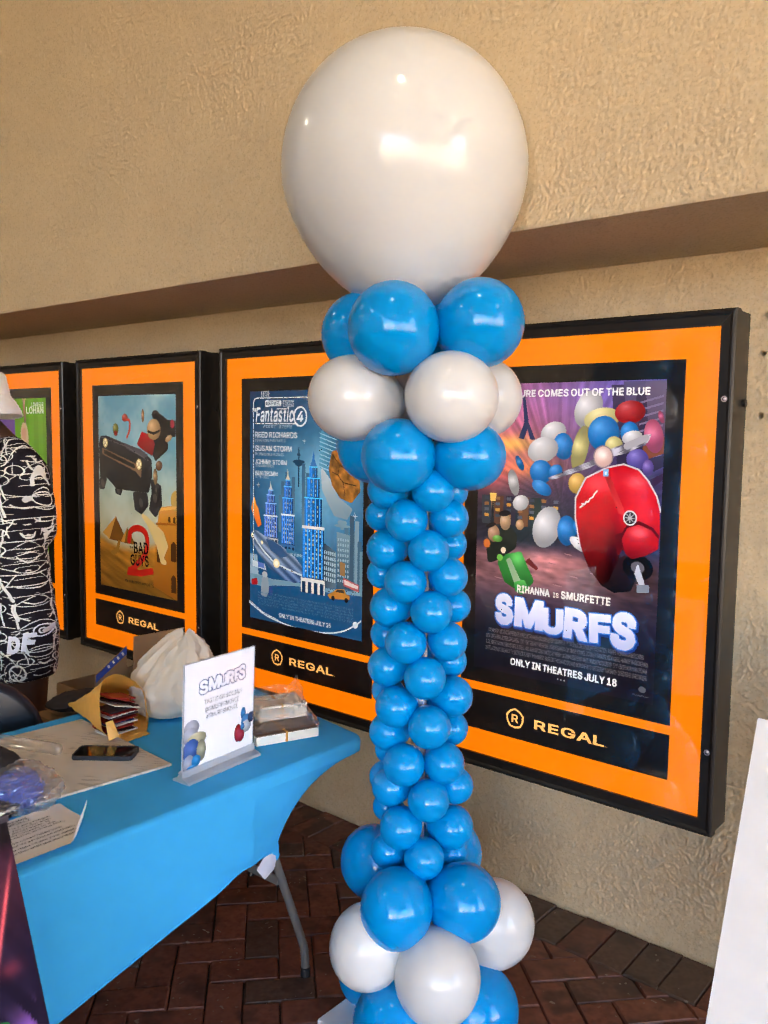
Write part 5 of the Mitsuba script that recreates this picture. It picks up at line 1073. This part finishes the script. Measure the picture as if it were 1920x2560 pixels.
def loft(rings):
    n = len(rings[0]); v = np.vstack([np.array(r) for r in rings] + [[np.mean(rings[0], 0)], [np.mean(rings[-1], 0)]]); f = []
    for i in range(len(rings) - 1):
        for j in range(n):
            k = (j + 1) % n; f += [[i * n + j, i * n + k, (i + 1) * n + k], [i * n + j, (i + 1) * n + k, (i + 1) * n + j]]
    b, t = len(v) - 2, len(v) - 1; L = (len(rings) - 1) * n
    for j in range(n):
        k = (j + 1) % n; f += [[b, k, j], [t, L + j, L + k]]
    m = trimesh.Trimesh(v, f); m.fix_normals(); return m
def relax(m, it, lam=.5):
    import scipy.sparse as sp
    e = m.edges_unique; n = len(m.vertices); A = sp.coo_matrix((np.ones(len(e) * 2), (np.r_[e[:, 0], e[:, 1]], np.r_[e[:, 1], e[:, 0]])), (n, n)).tocsr()
    d = np.maximum(np.asarray(A.sum(1)).ravel(), 1); v = np.array(m.vertices)
    for _ in range(it): v = v + lam * ((A @ v) / d[:, None] - v)
    m.vertices = v
def soften(man_, length=.016, it=12, folds=0.0, fs=9, seed=1):
    m = mf(man_.refine_to_length(length)); m.merge_vertices(); relax(m, max(2, it // 3))
    if folds:
        v = np.asarray(m.vertices); nl = np.asarray(m.vertex_normals); q = (v - [*PO, 0]) * [fs, fs, fs * 1.7]
        m.vertices = v + nl * ((meshkit.fbm(q, 3, seed) - .5)[:, None] * folds)
    return m
# body: legs, neck, head with a face, arms held behind the back with clasped hands
legs = None
for s in (-1, 1):
    a = chain([(s * .14, 0, .92, .105), (s * .19, .01, .70, .098), (s * .195, .015, .53, .078), (s * .195, -.01, .44, .076), (s * .198, -.025, .32, .068), (s * .198, -.02, .12, .043), (s * .198, -.015, .07, .042)])
    legs = a if legs is None else legs + a
neck = chain([(0, -.02, 1.52, .088), (0, .0, 1.62, .078), (0, .015, 1.70, .076)])
HZ = 1.755
headrings = []
for z, hl, hf, f0 in ((-.125, .034, .034, .062), (-.115, .050, .050, .045), (-.09, .062, .078, .025), (-.055, .070, .092, .015), (-.01, .076, .100, .008), (.04, .080, .102, .002), (.08, .076, .098, -.004), (.11, .060, .080, -.006), (.128, .030, .042, -.008)): headrings.append(slabring(HZ + z, hl, hf, f0, 26, .95))
head = man(loft(headrings))
nose = chain([(0, .104, HZ + .020, .011), (0, .120, HZ - .022, .017), (0, .112, HZ - .030, .016)]) + chain([(-.016, .106, HZ - .030, .011), (.016, .106, HZ - .030, .011)])
lips = chain([(-.024, .098, HZ - .064, .008), (0, .108, HZ - .063, .0095), (.024, .098, HZ - .064, .008)]) + chain([(-.020, .096, HZ - .076, .008), (0, .106, HZ - .077, .0105), (.020, .096, HZ - .076, .008)])
ears = None
for s in (-1, 1):
    e = chain([(s * .079, -.012, HZ + .025, .013), (s * .086, -.020, HZ + .005, .014), (s * .078, -.008, HZ - .030, .011)]); ears = e if ears is None else ears + e
brow = chain([(-.045, .092, HZ + .045, .012), (0, .100, HZ + .042, .010), (.045, .092, HZ + .045, .012)])
def hand_(s):
    """Five fingers bent round the other wrist, behind the back; s = -1 or 1."""
    o = chain([(s * .075, -.245, .950, .027), (s * .055, -.252, .915, .030), (s * .040, -.256, .880, .026)])
    for i, (dl, ln) in enumerate(((.030, .070), (.010, .078), (-.010, .074), (-.028, .060))):
        z0 = .900 - i * .019; L = [(s * (.040), -.258 - .004 * i, z0, .0095), (s * (.010), -.268, z0 - .012, .0090), (s * (-.016), -.262, z0 - .020, .0082), (s * (-.020), -.246, z0 - .024, .0075)]
        L[2] = (s * (-.010 - ln * .12), -.262, z0 - .020, .0082); o = o + chain(L)
    return o + chain([(s * .066, -.235, .925, .013), (s * .045, -.225, .895, .0115), (s * .022, -.228, .880, .0095)])
arms = None
for s in (-1, 1):
    a = chain([(s * .170, -.02, 1.47, .062), (s * .185, -.10, 1.27, .046), (s * .180, -.15, 1.18, .044), (s * .150, -.20, 1.04, .038), (s * .085, -.240, .965, .028)]) + hand_(s)
    arms = a if arms is None else arms + a
bodym = soften(legs + neck + chain([(-.135, -.035, 1.575, .058), (-.06, -.02, 1.655, .060)]) + chain([(.135, -.035, 1.575, .058), (.06, -.02, 1.655, .060)]) + head + nose + lips + ears + brow + arms + man(loft([slabring(z, a, b, 0) for z, a, b in ((.86, .20, .13), (1.1, .21, .15), (1.4, .23, .13), (1.53, .17, .09))])), .012, 8)
add(pe + '__body', bodym, 'skin', True)
for s in (-1, 1):
    e = trimesh.creation.icosphere(2, .0125); e.apply_translation(W3(s * .032, .0885, HZ + .012)); eye = add(pe + '__eye', e, 'eye_white', True)
    e = trimesh.creation.icosphere(2, .0065); e.apply_translation(W3(s * .032, .0970, HZ + .012)); add(eye + '__iris', e, 'screen', True)
# clothes
tor = loft([slabring(z, a, b, f, 26, .80) for z, a, b, f in ((.86, .285, .185, .0), (.98, .292, .190, .0), (1.12, .285, .190, .01), (1.28, .272, .180, .01), (1.42, .262, .160, .0), (1.50, .240, .140, -.01), (1.56, .190, .115, -.01), (1.61, .125, .095, -.01))])
sleeves = None
for s in (-1, 1):
    a = chain([(s * .150, -.01, 1.555, .085), (s * .190, -.015, 1.475, .104), (s * .212, -.03, 1.36, .098), (s * .205, -.06, 1.25, .094)]); sleeves = a if sleeves is None else sleeves + a
shirt = soften(man(tor) + sleeves - chain([(0, .02, 1.63, .098), (0, .03, 1.75, .11)]) - chain([(0, .16, 1.50, .05), (0, .10, 1.62, .105), (0, .08, 1.75, .12)]), .017, 10, .022, 8, 3); add(pe + '__shirt', shirt, 'shirt_print', True)
tee = soften(chain([(-.02, .045, 1.50, .118), (.0, .030, 1.585, .118), (0, .008, 1.640, .108)]) - chain([(0, .0, 1.665, .103), (0, .0, 1.8, .103)]), .012, 6); add(pe + '__undershirt', tee, 'black_cloth', True)
hips = man(loft([slabring(z, a, b, 0, 26, .80) for z, a, b in ((.82, .305, .175), (.90, .310, .185), (1.00, .300, .185), (1.10, .268, .170))]))
sh_ = None
for s in (-1, 1):
    a = man(loft([[W3(s * .172 + l, f, z) for l, f in zip(np.cos(np.arange(24) * 2 * math.pi / 24) * w_, np.sin(np.arange(24) * 2 * math.pi / 24) * d_)] for z, w_, d_ in ((.655, .122, .135), (.67, .140, .150), (.74, .152, .160), (.84, .150, .165), (.95, .130, .160))])); sh_ = a if sh_ is None else sh_ + a
shorts = soften(hips + sh_, .017, 10, .024, 8, 6); add(pe + '__shorts', shorts, 'shirt_print', True)
# the two big letters and the ringed letter on the shorts, laid on the cloth
def decal(g, l0, z0, mat, name, th=.002):
    v, f = tri(g); v3 = np.column_stack([v, 0 * v[:, 0]])
    for _ in range(2): v3, f = trimesh.remesh.subdivide(v3, f)
    o = np.array([W3(l0 + a, .5, z0 + b) for a, b, _ in v3]); dirs = np.tile(-np.array([*PFW, 0.]), (len(o), 1))
    loc, ri, _ = shorts.ray.intersects_location(o, dirs, multiple_hits=False)
    out = o - np.array([*PFW, 0.]) * .36
    out[ri] = loc + np.array([*PFW, 0.]) * th
    add(pe + '__shorts__' + name, trimesh.Trimesh(out, f, process=False), mat)
decal(sa.rotate(fit('D', 0, .044, 0, .058, .09), -6, origin=(0, 0)), .186, .792, 'letter_white', 'lettering'); decal(sa.rotate(fit('F', 0, .042, 0, .062, .09), -6, origin=(0, 0)), .236, .798, 'letter_white', 'lettering')
decal(ell(0, 0, .026).difference(ell(0, 0, .021)).union(fit('G', -.010, .010, -.011, .022, .06)), .298, .866, 'letter_white', 'lettering')
# bucket hat
hr = []
nA = 56
for z, r in ((1.902, .030), (1.900, .070), (1.893, .094), (1.878, .106), (1.84, .113), (1.805, .119), (1.798, .121), (1.77, .140), (1.735, .158), (1.716, .163), (1.715, .160), (1.735, .153), (1.77, .135), (1.80, .116)):
    aa = np.arange(nA + 1) * 2 * math.pi / nA; w_ = 1 + .035 * np.sin(aa * 3 + .6) * (z < 1.79)
    hr.append([W3(.012 + 1.10 * r * math.cos(q) * k_, r * 1.10 * math.sin(q) * k_ - .002, z + (.010 * math.sin(2 * q + 1) if z < 1.79 else 0)) for q, k_ in zip(aa, w_)])
hr = [[W3(.012 + .001 * math.cos(q), .001 * math.sin(q), 1.9025) for q in np.arange(nA + 1) * 2 * math.pi / nA]] + hr
Hm = gridmesh(np.array(hr)); vv = np.asarray(Hm.vertices); add(pe + '__bucket_hat', Hm, 'hat', 60)
for s in (-1, 1):
    so = soften(chain([(s * .200, -.075, .045, .044), (s * .205, .05, .042, .046), (s * .21, .145, .034, .036)]) + chain([(s * .199, -.03, .05, .05), (s * .199, -.02, .105, .052)]) - m3.Manifold.cube((9, 9, 1)).translate((-7, -5, -.988)), .012, 6)
    shoe = add(pe + '__shoe', so, 'shoe_white', True)
    sole = slab(sa.scale(Point(0, 0).buffer(1, quad_segs=10), .052, .150), .014); sole.apply_transform(frame(W3(s * .204, .035, .0005), (*PLF, 0), (*PFW, 0))); 
    if sole.vertices[:, 2].min() < -.001: sole.apply_translation((0, 0, .0145))
    add(shoe + '__sole', sole, 'shoe_white')
